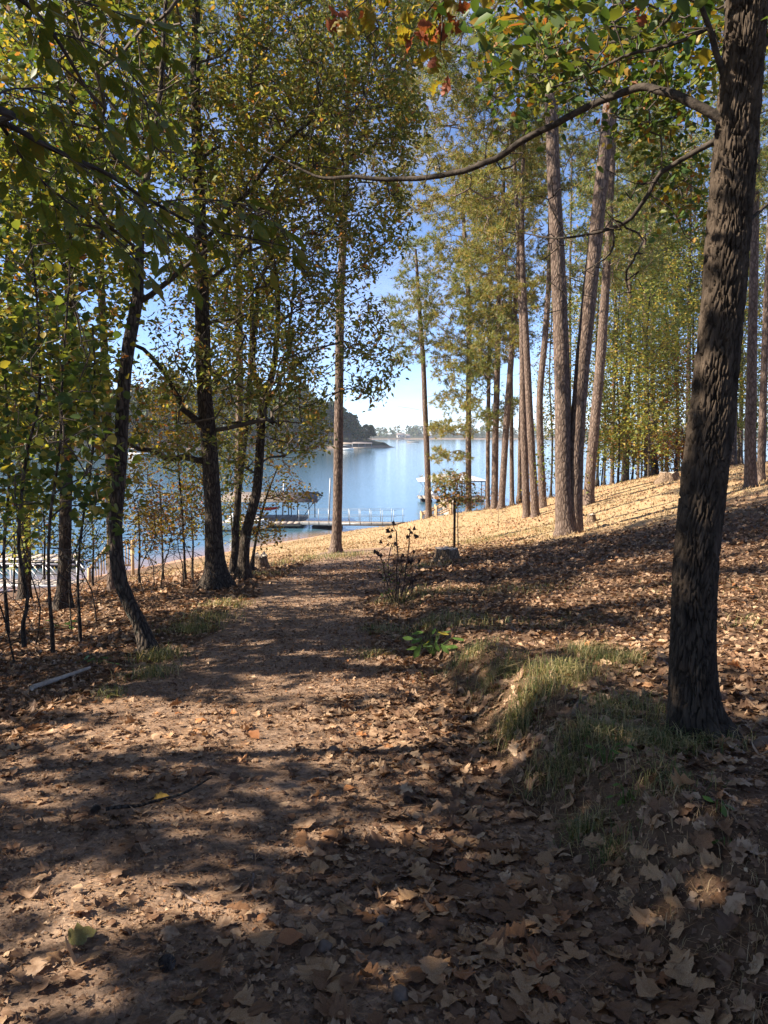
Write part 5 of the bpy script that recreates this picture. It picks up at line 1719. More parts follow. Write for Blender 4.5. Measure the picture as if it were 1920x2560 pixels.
def blades(x, y, h, mat, name, label, wd=.003, lean=.5):
    n = len(x)
    p = np.stack([x, y, gz(x, y) - .005], -1)
    a = RNG.uniform(0, 6.283, n)
    d = np.stack([np.cos(a), np.sin(a), np.zeros(n)], -1)
    s = np.stack([-np.sin(a), np.cos(a), np.zeros(n)], -1)
    ln = RNG.uniform(.1, 1, n)[:, None] * lean
    h = h[:, None]
    up = np.array([[0, 0, 1.]])
    m1 = p + up * h * .55 + d * h * ln * .25
    tp = p + up * h * (.95 - .35 * ln) + d * h * ln * .95
    w_ = np.broadcast_to(wd, (n,))[:, None]
    V = np.stack([p - s * w_, p + s * w_, m1 + s * w_ * .8, m1 - s * w_ * .8, tp], 1).reshape(-1, 3)
    b = np.arange(n)[:, None] * 5
    o = part(name, V, [b + np.array([[0, 1, 2, 3]]), b + np.array([[3, 2, 4]])], M[mat], kind='stuff')
    o['label'] = label
    o['category'] = 'grass'

def tuft_field(cs, per, rad):
    x, y, h = [], [], []
    for cx, cy, n, r, hh in cs:
        m = int(n * .7)
        x.append(cx + RNG.normal(size=m) * r)
        y.append(cy + RNG.normal(size=m) * r)
        h.append(hh * RNG.uniform(.35, 1.1, m))
    return np.concatenate(x), np.concatenate(y), np.concatenate(h)

cs = []
for px, py, n, r, h in [(1400, 1690, 900, .14, .16), (1330, 1760, 700, .1, .15), (1290, 1830, 500, .08, .14), (1250, 1690, 700, .12, .12), (1180, 1640, 500, .14, .12), (1480, 1640, 600, .12, .13), (1560, 1660, 400, .1, .12), (1480, 1850, 600, .14, .12), (1400, 1930, 450, .10, .12),
                        (1560, 1780, 700, .15, .11), (1620, 1860, 450, .12, .12), (1750, 1850, 500, .12, .10), (1690, 1880, 300, .07, .1), (1460, 2080, 220, .05, .11), (1530, 2140, 160, .04, .1), (1650, 1950, 300, .1, .09), (1080, 1560, 500, .25, .14), (1020, 1500, 500, .3, .16), (1180, 1560, 450, .3, .12), (1300, 1480, 400, .4, .12),
                        (1060, 1420, 400, .4, .14), (960, 1580, 250, .16, .12), (930, 1640, 160, .12, .1), (400, 1650, 600, .14, .16), (380, 1690, 350, .12, .13), (480, 1580, 500, .2, .14), (520, 1550, 500, .22, .14), (560, 1515, 400, .25, .14), (640, 1440, 350, .3, .13), (700, 1410, 500, .5, .14),
                        (800, 1395, 600, .6, .15), (870, 1390, 500, .5, .15), (270, 1740, 160, .08, .12), (1340, 1330, 500, .9, .12), (1240, 1345, 400, .7, .12), (1180, 1355, 300, .5, .12), (1880, 1560, 150, .2, .1), (1150, 1480, 250, .3, .1), (1420, 1560, 250, .3, .08), (1700, 1480, 300, .5, .08)]:
    q = ground_at(px, py)
    cs.append((q[0], q[1], n, r, h))
x, y, h = tuft_field(cs, 0, 0)
wdt = np.where(y < 7, .0024, np.where(y < 14, .0036, .006))
blades(x, y, h * 1.35, 'grass', 'grass_tufts', 'green and straw coloured grass tufts along the bank and path edge', wdt, 1.7)
n = 48000
x = RNG.uniform(-14, 24, n)
y = 22 + 40 * RNG.uniform(0, 1, n) ** 1.2
k = (RNG.uniform(0, 1, n) < grassness(x, y)) & ~on_path(x, y)
x, y = x[k], y[k]
k = gz(x, y) > LAKE + .45
x, y = x[k], y[k]
blades(x, y, RNG.uniform(.05, .13, len(x)), 'grass_dry', 'lawn_grass', 'short dry golden grass of the sunlit lawn', .009 + .0002 * y, .9)
# dry grass roots hanging on the cut bank
n = 2600
y = RNG.uniform(1.6, 7, n)
x = toe(y) + RNG.uniform(.05, .6, n)
blades(x, y, RNG.uniform(.03, .09, n), 'grass_dry', 'dry_bank_grass', 'dry straw like grass on the cut face of the bank', .0015, 1.6)

# ------------------------------------------------------------------ small things on the ground
def stick(pxs, rad, mat, name, label, cat='stick', lift=.01):
    pts = []
    for px, py in pxs:
        q = ground_at(px, py)
        pts.append(q + [0, 0, lift])
    pts = np.array(pts)
    rr = np.linspace(rad, rad * .55, len(pts))
    V, F, p, r = trunk_mesh(pts, rr, 8, .03, .2, 0, sink=False, seed=rad * 100, jit_=rad < .012)
    mb = MB()
    mb.add(V, F)
    k = 8
    for ring, rev in ((0, 1), (len(p) - 1, 0)):
        idx = ring * k + np.arange(k)
        mb.f4.append(np.array([[idx[0], idx[1], idx[2], idx[3]], [idx[0], idx[3], idx[4], idx[7]], [idx[4], idx[5], idx[6], idx[7]]]))
    o = mb.build(name, M[mat], sm=True)
    o['label'] = label
    o['category'] = cat
    return o
stick([(265, 2040), (340, 2030), (430, 2005), (480, 1985), (530, 1960)], .010, 'dark_bark', 'stick', 'long dark stick lying across the left of the path', lift=.035)
stick([(632, 2195), (628, 2220), (640, 2258)], .007, 'dry_twig', 'stick', 'short grey stick standing out on the middle of the path')
stick([(440, 2225), (470, 2250), (505, 2268)], .008, 'dry_twig', 'stick', 'short brown stick beside dry leaves left of the path middle')
stick([(1425, 1880), (1428, 1820), (1440, 1775), (1470, 1745)], .018, 'dry_twig', 'root', 'bare root arching down the face of the bank', 'root', .02)
stick([(80, 1732), (150, 1708), (225, 1680)], .026, 'log', 'log', 'pale barkless log lying in the leaves at left', 'log', .045)
stick([(1470, 1510), (1500, 1475), (1550, 1430)], .008, 'dry_twig', 'stick', 'thin fallen stick lying on the leafy slope')
stick([(230, 1560), (300, 1535), (380, 1520), (440, 1528)], .012, 'dark_bark', 'stick', 'dark fallen branch lying behind the leaning tree')
stick([(0, 1610), (60, 1590), (130, 1560)], .012, 'dark_bark', 'stick', 'fallen branch at the left edge among dark litter')

def pine_cone(px, py, s, label):
    q = ground_at(px, py)
    mb = MB()
    n = 64
    for i in range(n):
        u = (i + .5) / n
        a = i * 2.39996
        r = s * .42 * math.sin(math.pi * (u * .85 + .1)) + s * .03
        c = np.array([math.cos(a) * r, (u - .5) * s, math.sin(a) * r])
        d = np.array([math.cos(a), .5, math.sin(a)])
        d /= np.linalg.norm(d)
        t = np.array([-math.sin(a), 0, math.cos(a)])
        w_ = s * .11
        c0 = np.array([0, (u - .5) * s, 0])
        V = [c0 - t * w_ * .4, c0 + t * w_ * .4, c + t * w_, c + d * s * .09, c - t * w_]
        mb.add(np.array(V), [[0, 1, 2, 4]], [[4, 2, 3]])
    th = px * .01
    for i in range(len(mb.v)):
        v = mb.v[i]
        mb.v[i] = np.stack([v[:, 0] * math.cos(th) - v[:, 1] * math.sin(th), v[:, 0] * math.sin(th) + v[:, 1] * math.cos(th), v[:, 2]], -1) + q + [0, 0, s * .35]
    o = mb.build('pine_cone', M['cone'])
    o['label'] = label
    o['category'] = 'pine cone'
    o['group'] = 'pine cones on the path'
pine_cone(418, 2425, .06, 'open pine cone near the bottom left of the path')
pine_cone(240, 2035, .05, 'pine cone at the left end of the long dark stick')
pine_cone(1080, 2025, .05, 'pine cone among dry leaves right of the path middle')
pine_cone(1018, 2010, .045, 'pine cone half buried in leaves near the path middle')

def stump(q, r, h, label, k=48, seed=0, rag=.0):
    t = thing('tree_stump', label, 'stump', q)
    rows = np.linspace(-.15, h, 14)
    a = np.arange(k) * 2 * math.pi / k
    pts = np.stack([np.full(14, q[0]), np.full(14, q[1]), q[2] + rows], -1)
    fl = np.exp(-np.clip(rows, 0, None) / (h * .35))
    Q = np.stack([np.cos(a) * 2.4, np.sin(a) * 2.4, a * 0 + seed * 3.1], -1)
    lob = (vnoise(Q) - .5) * 2
    rid = np.abs(np.sin(a * 9 + lob * 4)) * .05
    R = r * (1 + .6 * fl[:, None] * (1 + lob[None] * 1.2) + lob[None] * .10 - rid[None])
    top = (vnoise(Q * 2 + 4) - .5) * rag
    V = np.stack([q[0] + R * np.cos(a), q[1] + R * np.sin(a), (q[2] + rows)[:, None] + top[None] * smooth(.4, 1, rows / h)[:, None]], -1).reshape(-1, 3)
    i = np.arange(13)[:, None] * k
    j = np.arange(k)[None]
    F = np.stack([i + j, i + (j + 1) % k, i + k + (j + 1) % k, i + k + j], -1).reshape(-1, 4)
    part('bark', V, F, M['stump'], t, True)
    # cut face, rings of slightly uneven wood
    ring = V[-k:]
    c = ring.mean(0)
    VV2, F2 = [], []
    for m_, u in enumerate((1.0, .7, .35)):
        VV2.append(c + (ring - c) * u + np.array([0, 0, .004]) + np.array([0, 0, -.02 * (m_ == 1)]))
    VV2 = np.concatenate(VV2 + [c[None] - [0, 0, .015]])
    for m_ in range(2):
        b0 = m_ * k
        jj = np.arange(k)
        F2.append(np.stack([b0 + jj, b0 + (jj + 1) % k, b0 + k + (jj + 1) % k, b0 + k + jj], -1))
    f3 = np.stack([2 * k + np.arange(k), 2 * k + (np.arange(k) + 1) % k, np.full(k, 3 * k)], -1)
    part('cut_face', VV2, [np.concatenate(F2), f3], M['stump_top'], t)
q = ground_at(1115, 1403)
stump(q, .29 * q[1] / 20, .34 * q[1] / 20, 'low grey tree stump on the slope right of the path', seed=1, rag=.08)
q = ground_at(1478, 1306)
stump(q, .13, .26, 'small stump beside the foot of the twin pine', 24, 2, .08)
q = ground_at(1672, 1204)
stump(q, .38, .4, 'broad stump at the far edge of the lawn left of the oak', 24, 3, .12)
q = P(650, 1408, 22)
q[2] = float(gz(q[0], q[1]))
stump(q, .2, .42, 'ragged rotten stump at the left end of the lawn', 32, 4, .35)
V, f4, f3 = rock_arrays(1, 31)
o = part('rock', V * np.array([.36, .3, .3]) + q + [-.38, -.1, .05], [f4, f3], M['stone'], sm=True)
o['label'] = 'grey boulder against the ragged rotten stump'
o['category'] = 'rock'

# young staked oak
def staked_oak():
    q = P(1136, 1342, 24)
    q[2] = float(gz(q[0], q[1]))
    top = P(1136, 1247, 24)
    mb = MB()
    mb.bar(q - [0, 0, .1], [q[0], q[1], top[2]], .07, .07)
    mb.bar([q[0], q[1] - .0, top[2]], [q[0], q[1], top[2] + .015], .08, .08)
    o = mb.build('stake', M['steel_post'])
    o['label'] = 'dark square stake beside the young oak on the lawn'
    o['category'] = 'post'
    b = P(1146, 1344, 23.8)
    b[2] = float(gz(b[0], b[1]))
    s0 = [(b, .018), (P(1144, 1300, 23.8), .016), (P(1145, 1260, 23.8), .013), (P(1140, 1215, 23.8), .01), (P(1136, 1190, 23.8), .006)]
    tg = E([(1140, 1245, 45, 16, 23.8, .5, 34), (1135, 1215, 60, 25, 23.8, .5, 34), (1138, 1190, 25, 14, 23.8, .3, 12)], P)
    tree('young_oak', 'young oak with rusty green leaves tied to a dark stake', 'tree', s0, tg, 'leaf_oak_young', per=5, L=.13, W=.05, spread=.09, k=7, tmpl='lobed', rtip=.004, seg=.2, flare=0, gate=False)
    mb = MB()
    mb.bar(P(1136, 1290, 24), P(1144, 1294, 23.8), .012)
    o = mb.build('tie', M['dry_twig'])
    o['label'] = 'thin tie between the stake and the young oak'
    o['category'] = 'tie'
M['leaf_oak_young'] = leaf_mat('leaf_young_oak', [(0, (0.06, 0.09, 0.025)), (0.5, (0.13, 0.11, 0.03)), (0.8, (0.24, 0.11, 0.04)), (1, (0.28, 0.14, 0.04))], 0.4)
staked_oak()

# dead seed-head plant beside the path
def dead_plant():
    q = ground_at(985, 1510)
    Y = q[1]
    t = thing('dead_plant', 'tall dead plant with dark curled seed heads beside the path', 'plant', q)
    sp = [[(1000, 1512), (1010, 1470), (1018, 1400), (1022, 1350), (1026, 1330)], [(985, 1512), (990, 1450), (993, 1400), (990, 1335), (987, 1325)], [(982, 1510), (965, 1450), (958, 1410), (950, 1390), (947, 1382)], [(990, 1512), (975, 1460), (972, 1400), (976, 1375), (980, 1362)],
          [(1005, 1512), (1025, 1460), (1030, 1420), (1026, 1400)], [(992, 1512), (1000, 1450), (1004, 1420), (1003, 1395)], [(980, 1512), (960, 1470), (968, 1440)], [(1000, 1514), (1030, 1480), (1032, 1450)]]
    for si, s in enumerate(sp):
        pts = np.array([P(a, b, Y + .05 * ((si * 3) % 5 - 2)) for a, b in s])
        V, F, p, r = trunk_mesh(pts, np.linspace(.015 if si < 2 else .010, .007, len(pts)), 6, .05, .2, 0, sink=False, seed=si)
        st = part('stem', V, F, M['dead_husk'], t, True)
        tip = p[-1]
        tg = tip + RNG.normal(size=(5, 3)) * np.array([.08, .06, .05])
        A, par, R, tips, n0 = grow(p[-3:], r[-3:], tg, rtip=.005, seg=.04, wob=.3, zpen=0)
        V, F = twig_mesh(A, par, R, n0, 4)
        part('twig', V, F, M['dead_husk'], st, kind='stuff')
        for g in A[tips]:
            T, Fq = TMPL['ovate'][random.randrange(4)]
            T = T.copy()
            T[:, 2] += np.abs(T[:, 0]) * 1.2
            d = unit(RNG.normal(size=(1, 3)) + np.array([[0, 0, -.3]]))
            z_ = unit(np.cross(d, RNG.normal(size=(1, 3))))
            V, FA = scatter(T, Fq, g[None], np.cross(d, z_), d, z_, [random.uniform(.07, .12)])
            part('seed_head', V, FA, M['dead_husk'], st)
    tgt = q + RNG.uniform(-1, 1, (30, 3)) * np.array([.22, .16, .28]) + np.array([0, 0, .42])
    A, par, R, tips, n0 = grow(np.array([q, q + [0, 0, .12]]), np.array([.01, .01]), tgt, rtip=.0022, seg=.07, wob=.15, zpen=.1)
    V, F = twig_mesh(A, par, R, n0, 4)
    part('side_twigs', V, F, M['dry_twig'], t, kind='stuff')
    V, F = add_leaves(A, tips, 3, .05, .018, .03, 'ovate', gate=False)
    part('dark_leaves', V, F, M['leaf_green'], t, kind='stuff')
dead_plant()

def weed(px, py, n, s, w_, label, hgt, yellow=2):
    q = ground_at(px, py)
    t = thing('leafy_weed', label, 'plant', q)
    for i in range(n):
        a = i * 2.4
        r = w_ * math.sqrt((i + .5) / n)
        c = q + np.array([math.cos(a) * r, math.sin(a) * r * .6, hgt * (.4 + .6 * random.random()) * (1.1 - r / w_ * .5)])
        V, F = tube_np(np.array([q + [math.cos(a) * .02, 0, 0], (q + c) / 2 + [0, 0, .03], c]), [.003, .0025, .0015], 4)
        st = part('stem', V, F, M['weed'], t)
        d = np.array([math.cos(a), math.sin(a) * .7, -.25])
        Yd = unit(d + RNG.normal(size=3) * .25)
        Zd = unit(np.array([0, -.3, 1.]) + RNG.normal(size=3) * .25)
        Zd = unit(Zd - Yd * (Yd @ Zd))
        leaf_obj('leaf', 'leaflet', i % 4, 'weed_yellow' if i < yellow else 'weed', c, np.cross(Yd, Zd), Yd, Zd, s * random.uniform(.7, 1.2), st)
weed(1085, 1640, 22, .17, .24, 'bright green broad leaved weed with two yellow leaves', .30)
weed(150, 1575, 6, .15, .2, 'small green seedling among dark litter at the far left', .2, 0)
weed(240, 1660, 6, .13, .2, 'low green seedling left of the leaning tree', .12, 0)
weed(1520, 1910, 6, .05, .1, 'tiny weed with small yellow flowers on the bank', .18, 1)
weed(1565, 2010, 8, .05, .08, 'tiny green weed on the shaded bank face', .1, 0)
weed(1800, 2030, 3, .06, .04, 'single green sprout near the right edge', .06, 0)
weed(1820, 2130, 3, .06, .05, 'green sprout low on the cut bank at right', .05, 0)
# ------------------------------------------------------------------ docks, gangways, stairs
def roofed_dock():
    o0 = P(700, 1318, 66)
    t = thing('boat_dock', 'roofed floating boat dock with slim posts at left of the pine', 'dock', (o0[0], 68, LAKE))
    zd = LAKE + .42
    xR = P(755, 1300, 67)[0]
    xL = P(560, 1300, 67)[0]
    y0, y1 = 65.5, 72.5
    for i in range(12):
        xx = xL + (xR - xL) * (i + .5) / 12
        MB().box((xx, (y0 + y1) / 2, zd), ((xR - xL) / 12 - .02, y1 - y0, .06)).build('deck_board', M['deck'], t)
    MB().box(((xL + xR) / 2, y0 - .03, zd - .12), (xR - xL, .05, .22)).build('fascia', M['wood_grey'], t)
    MB().box((xR + .03, (y0 + y1) / 2, zd - .12), (.05, y1 - y0, .22)).build('fascia', M['wood_grey'], t)
    for i in range(4):
        xx = xL + .9 + (xR - xL - 1.8) * i / 3
        MB().box((xx, (y0 + y1) / 2, LAKE - .02), (1.0, y1 - y0 - .3, .42)).build('float', M['float_blk'], t)
    rz = P(790, 1250, 69)[2]
    rxR = P(793, 1250, 69)[0]
    rxL = P(560, 1250, 69)[0]
    for px, yy in ((787, 70.5), (772, 72.2), (744, 70.5), (728, 70.5), (721, 72.2), (690, 70.5), (650, 70.5), (620, 72.2)):
        xx = P(px, 1250, yy)[0]
        MB().bar((xx, yy, zd - .02), (xx, yy, rz + .0), .09).build('post', M['galv'], t)
    xa, xb = P(757, 1300, 70)[0], P(788, 1300, 70)[0]
    MB().bar((xa, 70.4, zd + .05), (xb, 70.4, rz - .1), .07).build('brace', M['galv'], t)
    # gable roof: brown underside, pale top
    yr = (66.5, 73.2)
    ridge = rz + .62
    rm = (yr[0] + yr[1]) / 2
    for sgn, ye in ((-1, yr[0]), (1, yr[1])):
        V = np.array([[rxL, rm, ridge], [rxR, rm, ridge], [rxR + .25, ye, rz], [rxL, ye, rz]])
        V = np.vstack([V, V + [0, 0, .05]])
        r_ = part('roof_sheet', V, np.array([[3, 2, 1, 0], [4, 5, 6, 7], [0, 1, 5, 4], [1, 2, 6, 5], [2, 3, 7, 6], [3, 0, 4, 7]]), M['roof_brown'], t)
    MB().bar((rxR + .1, yr[0], rz - .02), (rxR + .1, yr[1], rz - .02), .06, .12).build('roof_beam', M['galv'], t)
    # red kayak-like thing and pale boat under the roof
    bx = P(668, 1270, 70)[0]
    mb = MB()
    pts = np.array([[bx - 1.0, 70.4, zd + .9], [bx - .5, 70.4, zd + .82], [bx, 70.4, zd + .8], [bx + .6, 70.4, zd + .84], [bx + 1.1, 70.4, zd + .95]])
    V, F = tube_np(pts, [.02, .12, .16, .12, .02], 10)
    mb.add(V, F)
    k_ = mb.build('kayak', M['red'], sm=True)
    k_['label'] = 'red kayak stored under the dock roof behind the yellow leaves'
    k_['category'] = 'kayak'
    b0 = P(590, 1300, 64)
    bt = thing('motor_boat', 'pale motor boat moored at the roofed dock behind leaves', 'boat', (b0[0], 64, LAKE))
    prof = [(-2.4, .55, .7), (-1.5, .85, .72), (0, .95, .75), (1.4, .8, .82), (2.3, .35, .95), (2.7, .02, 1.0)]
    V = []
    for x, w_, hh in prof:
        for yy, zz in ((-w_, hh), (-w_ * .85, .25), (0, -.1), (w_ * .85, .25), (w_, hh)):
            V.append([b0[0] + x, 64 + yy, LAKE + zz])
    F = [[i * 5 + j, i * 5 + j + 1, (i + 1) * 5 + j + 1, (i + 1) * 5 + j] for i in range(5) for j in range(4)]
    part('hull', np.array(V), np.array(F), M['white'], bt, True)
    V2 = [[b0[0] + x, 64 + s * w_ * .97, LAKE + hh - .12] for x, w_, hh in prof for s in (-1, 1)]
    part('boat_floor', np.array(V2), np.array([[2 * i, 2 * i + 1, 2 * i + 3, 2 * i + 2] for i in range(5)]), M['deck'], bt)
    MB().box((b0[0] - .2, 64, LAKE + 1.1), (.5, 1.1, .6)).build('console', M['white'], bt)
    MB().box((b0[0] + .15, 64, LAKE + 1.55), (.04, 1.0, .4)).build('windscreen', M['pane'], bt)
roofed_dock()

def gangway():
    a = np.array([P(757, 1309, 66.5)[0], 66.3, LAKE + .5])
    b = P(1003, 1306, 60.5)
    b[2] = float(gz(b[0], b[1])) + .25
    t = thing('gangway', 'long pale gangway with wire railing from lawn to roofed dock', 'gangway', a)
    d = unit(b - a)
    s = unit(np.cross(d, [0, 0, 1]))
    n = 22
    for i in range(n):
        c = a + (b - a) * (i + .5) / n
        MB().bar(c - d * (np.linalg.norm(b - a) / n / 2 - .01), c + d * (np.linalg.norm(b - a) / n / 2 - .01), 1.15, .05).build('plank', M['deck'], t)
    for sg in (-1, 1):
        MB().bar(a + s * sg * .61 - [0, 0, .1], b + s * sg * .61 - [0, 0, .1], .05, .24).build('side_beam', M['alu'], t)
        pr = t
        for i in range(10):
            c = a + (b - a) * (i + .15) / 9.4 + s * sg * .66
            MB().bar(c - [0, 0, .15], c + [0, 0, 1.08], .04).build('rail_post', M['galv'], t)
        for hh in (.55, 1.06):
            MB().bar(a + s * sg * .66 + [0, 0, hh], b + s * sg * .66 + [0, 0, hh], .022).build('rail', M['alu'], t)
    MB().box(a + np.array([2.2, -.4, -.52]), (2.6, 1.3, .45)).build('float', M['float_blk'], t)
gangway()

def pole(px, py0, py1, Y, label):
    a, b = P(px, py0, Y), P(px + 4, py1, Y)
    mb = MB()
    mb.tube(np.array([[a[0], Y, LAKE - 1], a, (a + b) / 2, b]), [.07, .07, .07, .07], 10)
    o = mb.build('mooring_pole', M['galv'], sm=True)
    o['label'] = label
    o['category'] = 'pole'
    return o
pole(822, 1300, 1195, 66, 'tall grey mooring pole left of the single pine')
pole(706, 1300, 1200, 70, 'thin mooring pole rising behind the roofed dock')

def far_dock():
    Y = 92
    o0 = P(1100, 1258, Y)
    t = thing('boat_dock', 'white roofed boat dock beyond the shore pines', 'dock', (o0[0], Y, LAKE))
    xL, xR = P(1046, 1250, Y)[0], P(1215, 1250, Y)[0]
    zd = LAKE + .45
    for i in range(14):
        xx = xL + (xR - xL) * (i + .5) / 14
        MB().box((xx, Y + 1.2, zd), ((xR - xL) / 14 - .02, 4.2, .1)).build('deck_board', M['deck'], t)
    for i in range(4):
        xx = xL + 1 + (xR - xL - 2) * i / 3
        MB().box((xx, Y + 1.2, LAKE), (1.3, 3.6, .4)).build('float', M['float_blk'], t)
    z0 = P(1046, 1201, Y)[2]
    z1 = P(1110, 1186, Y)[2]
    for px in (1065, 1110, 1160, 1212):
        for yy in (Y - .4, Y + 3.2):
            xx = P(px, 1250, Y)[0]
            MB().bar((xx, yy, zd), (xx, yy, z0), .1).build('post', M['galv'], t)
    for (xa, za), (xb, zb) in (((P(1047, 0, Y)[0], zd), (P(1064, 0, Y)[0], (zd + z0) / 2 + .4)), ((P(1064, 0, Y)[0], (zd + z0) / 2 + .4), (P(1052, 0, Y)[0], z0))):
        MB().bar((xa, Y - .45, za), (xb, Y - .45, zb), .06).build('brace', M['galv'], t)
    xm0, xm1 = P(1108, 1190, Y)[0], P(1165, 1190, Y)[0]
    xa, xb = P(1044, 1200, Y)[0], P(1216, 1200, Y)[0]
    ya, yb = Y - .9, Y + 4.2
    ym = (ya + yb) / 2
    V = np.array([[xa, ya, z0], [xb, ya, z0], [xb, yb, z0], [xa, yb, z0], [xm0, ym, z1], [xm1, ym, z1]])
    part('roof_sheet', V[[0, 1, 5, 4]], np.array([[0, 1, 2, 3]]), M['roof_white'], t)
    part('roof_sheet', V[[2, 3, 4, 5]], np.array([[0, 1, 2, 3]]), M['roof_white'], t)
    part('roof_sheet', V[[3, 0, 4]], np.array([[0, 1, 2]]), M['roof_white'], t)
    part('roof_sheet', V[[1, 2, 5]], np.array([[0, 1, 2]]), M['roof_white'], t)
    for yy in (ya + .03, yb - .03):
        MB().bar((xa, yy, z0 - .08), (xb, yy, z0 - .08), .07, .14).build('roof_beam', M['galv'], t)
    mb = MB()
    mb.box((P(1082, 1235, Y)[0], Y + .5, zd + .5), (1.2, .5, .5))
    mb.box((P(1082, 1235, Y)[0] - .3, Y + .5, zd + .95), (.5, .5, .4))
    o = mb.build('dock_box', M['white'], t)
    # timber gangway to shore
    a = np.array([P(1120, 1262, 86)[0], 90, zd])
    b = np.array([P(1120, 1270, 58)[0] + .6, 60.0, LAKE + 1.2])
    g = thing('gangway', 'grey gangway to the white roofed dock behind the shore pines', 'gangway', a)
    n = 24
    d = unit(b - a)
    for i in range(n):
        c = a + (b - a) * (i + .5) / n
        MB().bar(c - d * (np.linalg.norm(b - a) / n / 2 - .01), c + d * (np.linalg.norm(b - a) / n / 2 - .01), 1.2, .06).build('plank', M['wood_grey'], g)
far_dock()

def stairs():
    # timber steps with railings going down to the shore
    a = P(1130, 1252, 51)
    b = P(1052, 1288, 51)
    t = thing('wooden_stairs', 'timber stair railings going down to the shore beyond the lawn', 'stairs', b)
    gb = lambda q: max(float(gz(q[0], q[1])), LAKE)
    for dy in (0, 1.1):
        top = a + [0, dy, 0]
        bot = b + [0, dy, 0]
        MB().bar(bot, (bot + top) / 2 + [.1, 0, .0], .09, .10).build('handrail', M['wood_tan'], t)
        MB().bar((bot + top) / 2 + [.1, 0, -.02], top, .09, .10).build('handrail', M['wood_tan'], t)
        MB().bar(bot - [0, 0, .55], (bot + top) / 2 - [0, 0, .5], .07, .08).build('lower_rail', M['wood_tan'], t)
        MB().bar((bot + top) / 2 - [0, 0, .5], top - [0, 0, .55], .07, .08).build('lower_rail', M['wood_tan'], t)
        for u in (0.03, .5, .97):
            c = bot + (top - bot) * u
            MB().bar(c - [0, 0, 1.6], c + [0, 0, .14], .12).build('post', M['wood_tan'], t)
        for i in range(14):
            u = (i + .5) / 14
            c = bot + (top - bot) * u
            MB().bar(c - [0, 0, .56], c - [0, 0, .04], .035).build('baluster', M['wood_grey'], t)
    for i in range(8):
        u = (i + .5) / 8
        c = b + (a - b) * u + [0, .55, -.95]
        MB().box(c, (.32, 1.1, .06)).build('tread', M['wood_grey'], t)
    c = P(1132, 1262, 52)
    MB().bar(c - [0, 0, 1], c + [0, 0, .5], .3).build('newel_post', M['wood_grey'], t)
stairs()

def truss_gangway():
    a = P(-160, 1425, 37)
    b = P(222, 1470, 35)
    a[2] = LAKE + .75
    b = np.array([P(205, 1470, 36)[0], 36.5, LAKE + .9])
    a = np.array([P(-200, 1400, 38)[0], 38.5, LAKE + .65])
    t = thing('truss_gangway', 'white metal gangway with diagonal truss rails at far left', 'gangway', a)
    d = unit(b - a)
    s = unit(np.cross(d, [0, 0, 1]))
    L = np.linalg.norm(b - a)
    n = 20
    for i in range(n):
        c = a + d * L * (i + .5) / n
        MB().bar(c - d * (L / n / 2 - .01), c + d * (L / n / 2 - .01), 1.2, .06).build('plank', M['deck'], t)
    m = 10
    for sg in (-1, 1):
        o_ = s * sg * .66
        MB().bar(a + o_ - [0, 0, .1], b + o_ - [0, 0, .1], .08, .2).build('bottom_chord', M['white'], t)
        MB().bar(a + o_ + [0, 0, 1.0], b + o_ + [0, 0, 1.0], .07).build('top_chord', M['white'], t)
        for i in range(m + 1):
            c = a + d * L * i / m + o_
            MB().bar(c, c + [0, 0, 1.0], .05).build('truss_post', M['white'], t)
            if i < m:
                c2 = a + d * L * (i + 1) / m + o_
                MB().bar(c + [0, 0, .98], c2 + [0, 0, .02], .04).build('truss_diagonal', M['white'], t)
    # dark dock the gangway belongs to
    c = np.array([P(40, 1400, 46)[0], 47, LAKE + .2])
    t2 = thing('floating_dock', 'low dark floating dock behind the white truss gangway', 'dock', c)
    for i in range(10):
        MB().box(c + [-3.6 + i * .72, 0, .22], (.7, 3.0, .06)).build('deck_board', M['wood_grey'], t2)
    for i in range(3):
        MB().box(c + [-2.4 + i * 2.4, 0, -.02], (1.6, 2.6, .4)).build('float', M['float_blk'], t2)
    for i in range(3):
        MB().bar(c + [-3 + i * 3, -1.4, .25], c + [-3 + i * 3, -1.4, 1.35], .07).build('post', M['wood_grey'], t2)
    MB().bar(c + [-3, -1.4, 1.3], c + [3, -1.4, 1.3], .08).build('handrail', M['wood_grey'], t2)
truss_gangway()
pole(62, 1400, 1290, 45, 'thin pole behind the white truss gangway')

def wood_railing():
    a = P(222, 1425, 33)
    b = P(275, 1356, 33)
    q = np.array([a[0], 33, float(gz(a[0], 33))])
    t = thing('wooden_railing', 'brown wooden stair railing behind the leaning tree', 'railing', q)
    e = P(330, 1356, 33)
    MB().bar(a, b, .09).build('handrail', M['wood_tan'], t)
    MB().bar(b, e, .09).build('handrail', M['wood_tan'], t)
    for c in (a, b, e):
        g = float(gz(c[0], 33))
        MB().bar((c[0], 33, g - .3), c + [0, 0, .1], .11).build('post', M['wood_tan'], t)
    for i in range(16):
        u = (i + .5) / 16
        c = a + (b - a) * min(1, u * 2) if u < .5 else b + (e - b) * (u * 2 - 1)
        g = float(gz(c[0], 33))
        MB().bar((c[0], 33.0, max(g + .05, c[2] - 1.0)), c - [0, 0, .05], .04).build('baluster', M['wood_tan'], t)
    MB().bar((b[0], 33, b[2] - 1.0), (e[0], 33, e[2] - 1.0), .07).build('lower_rail', M['wood_tan'], t)
wood_railing()

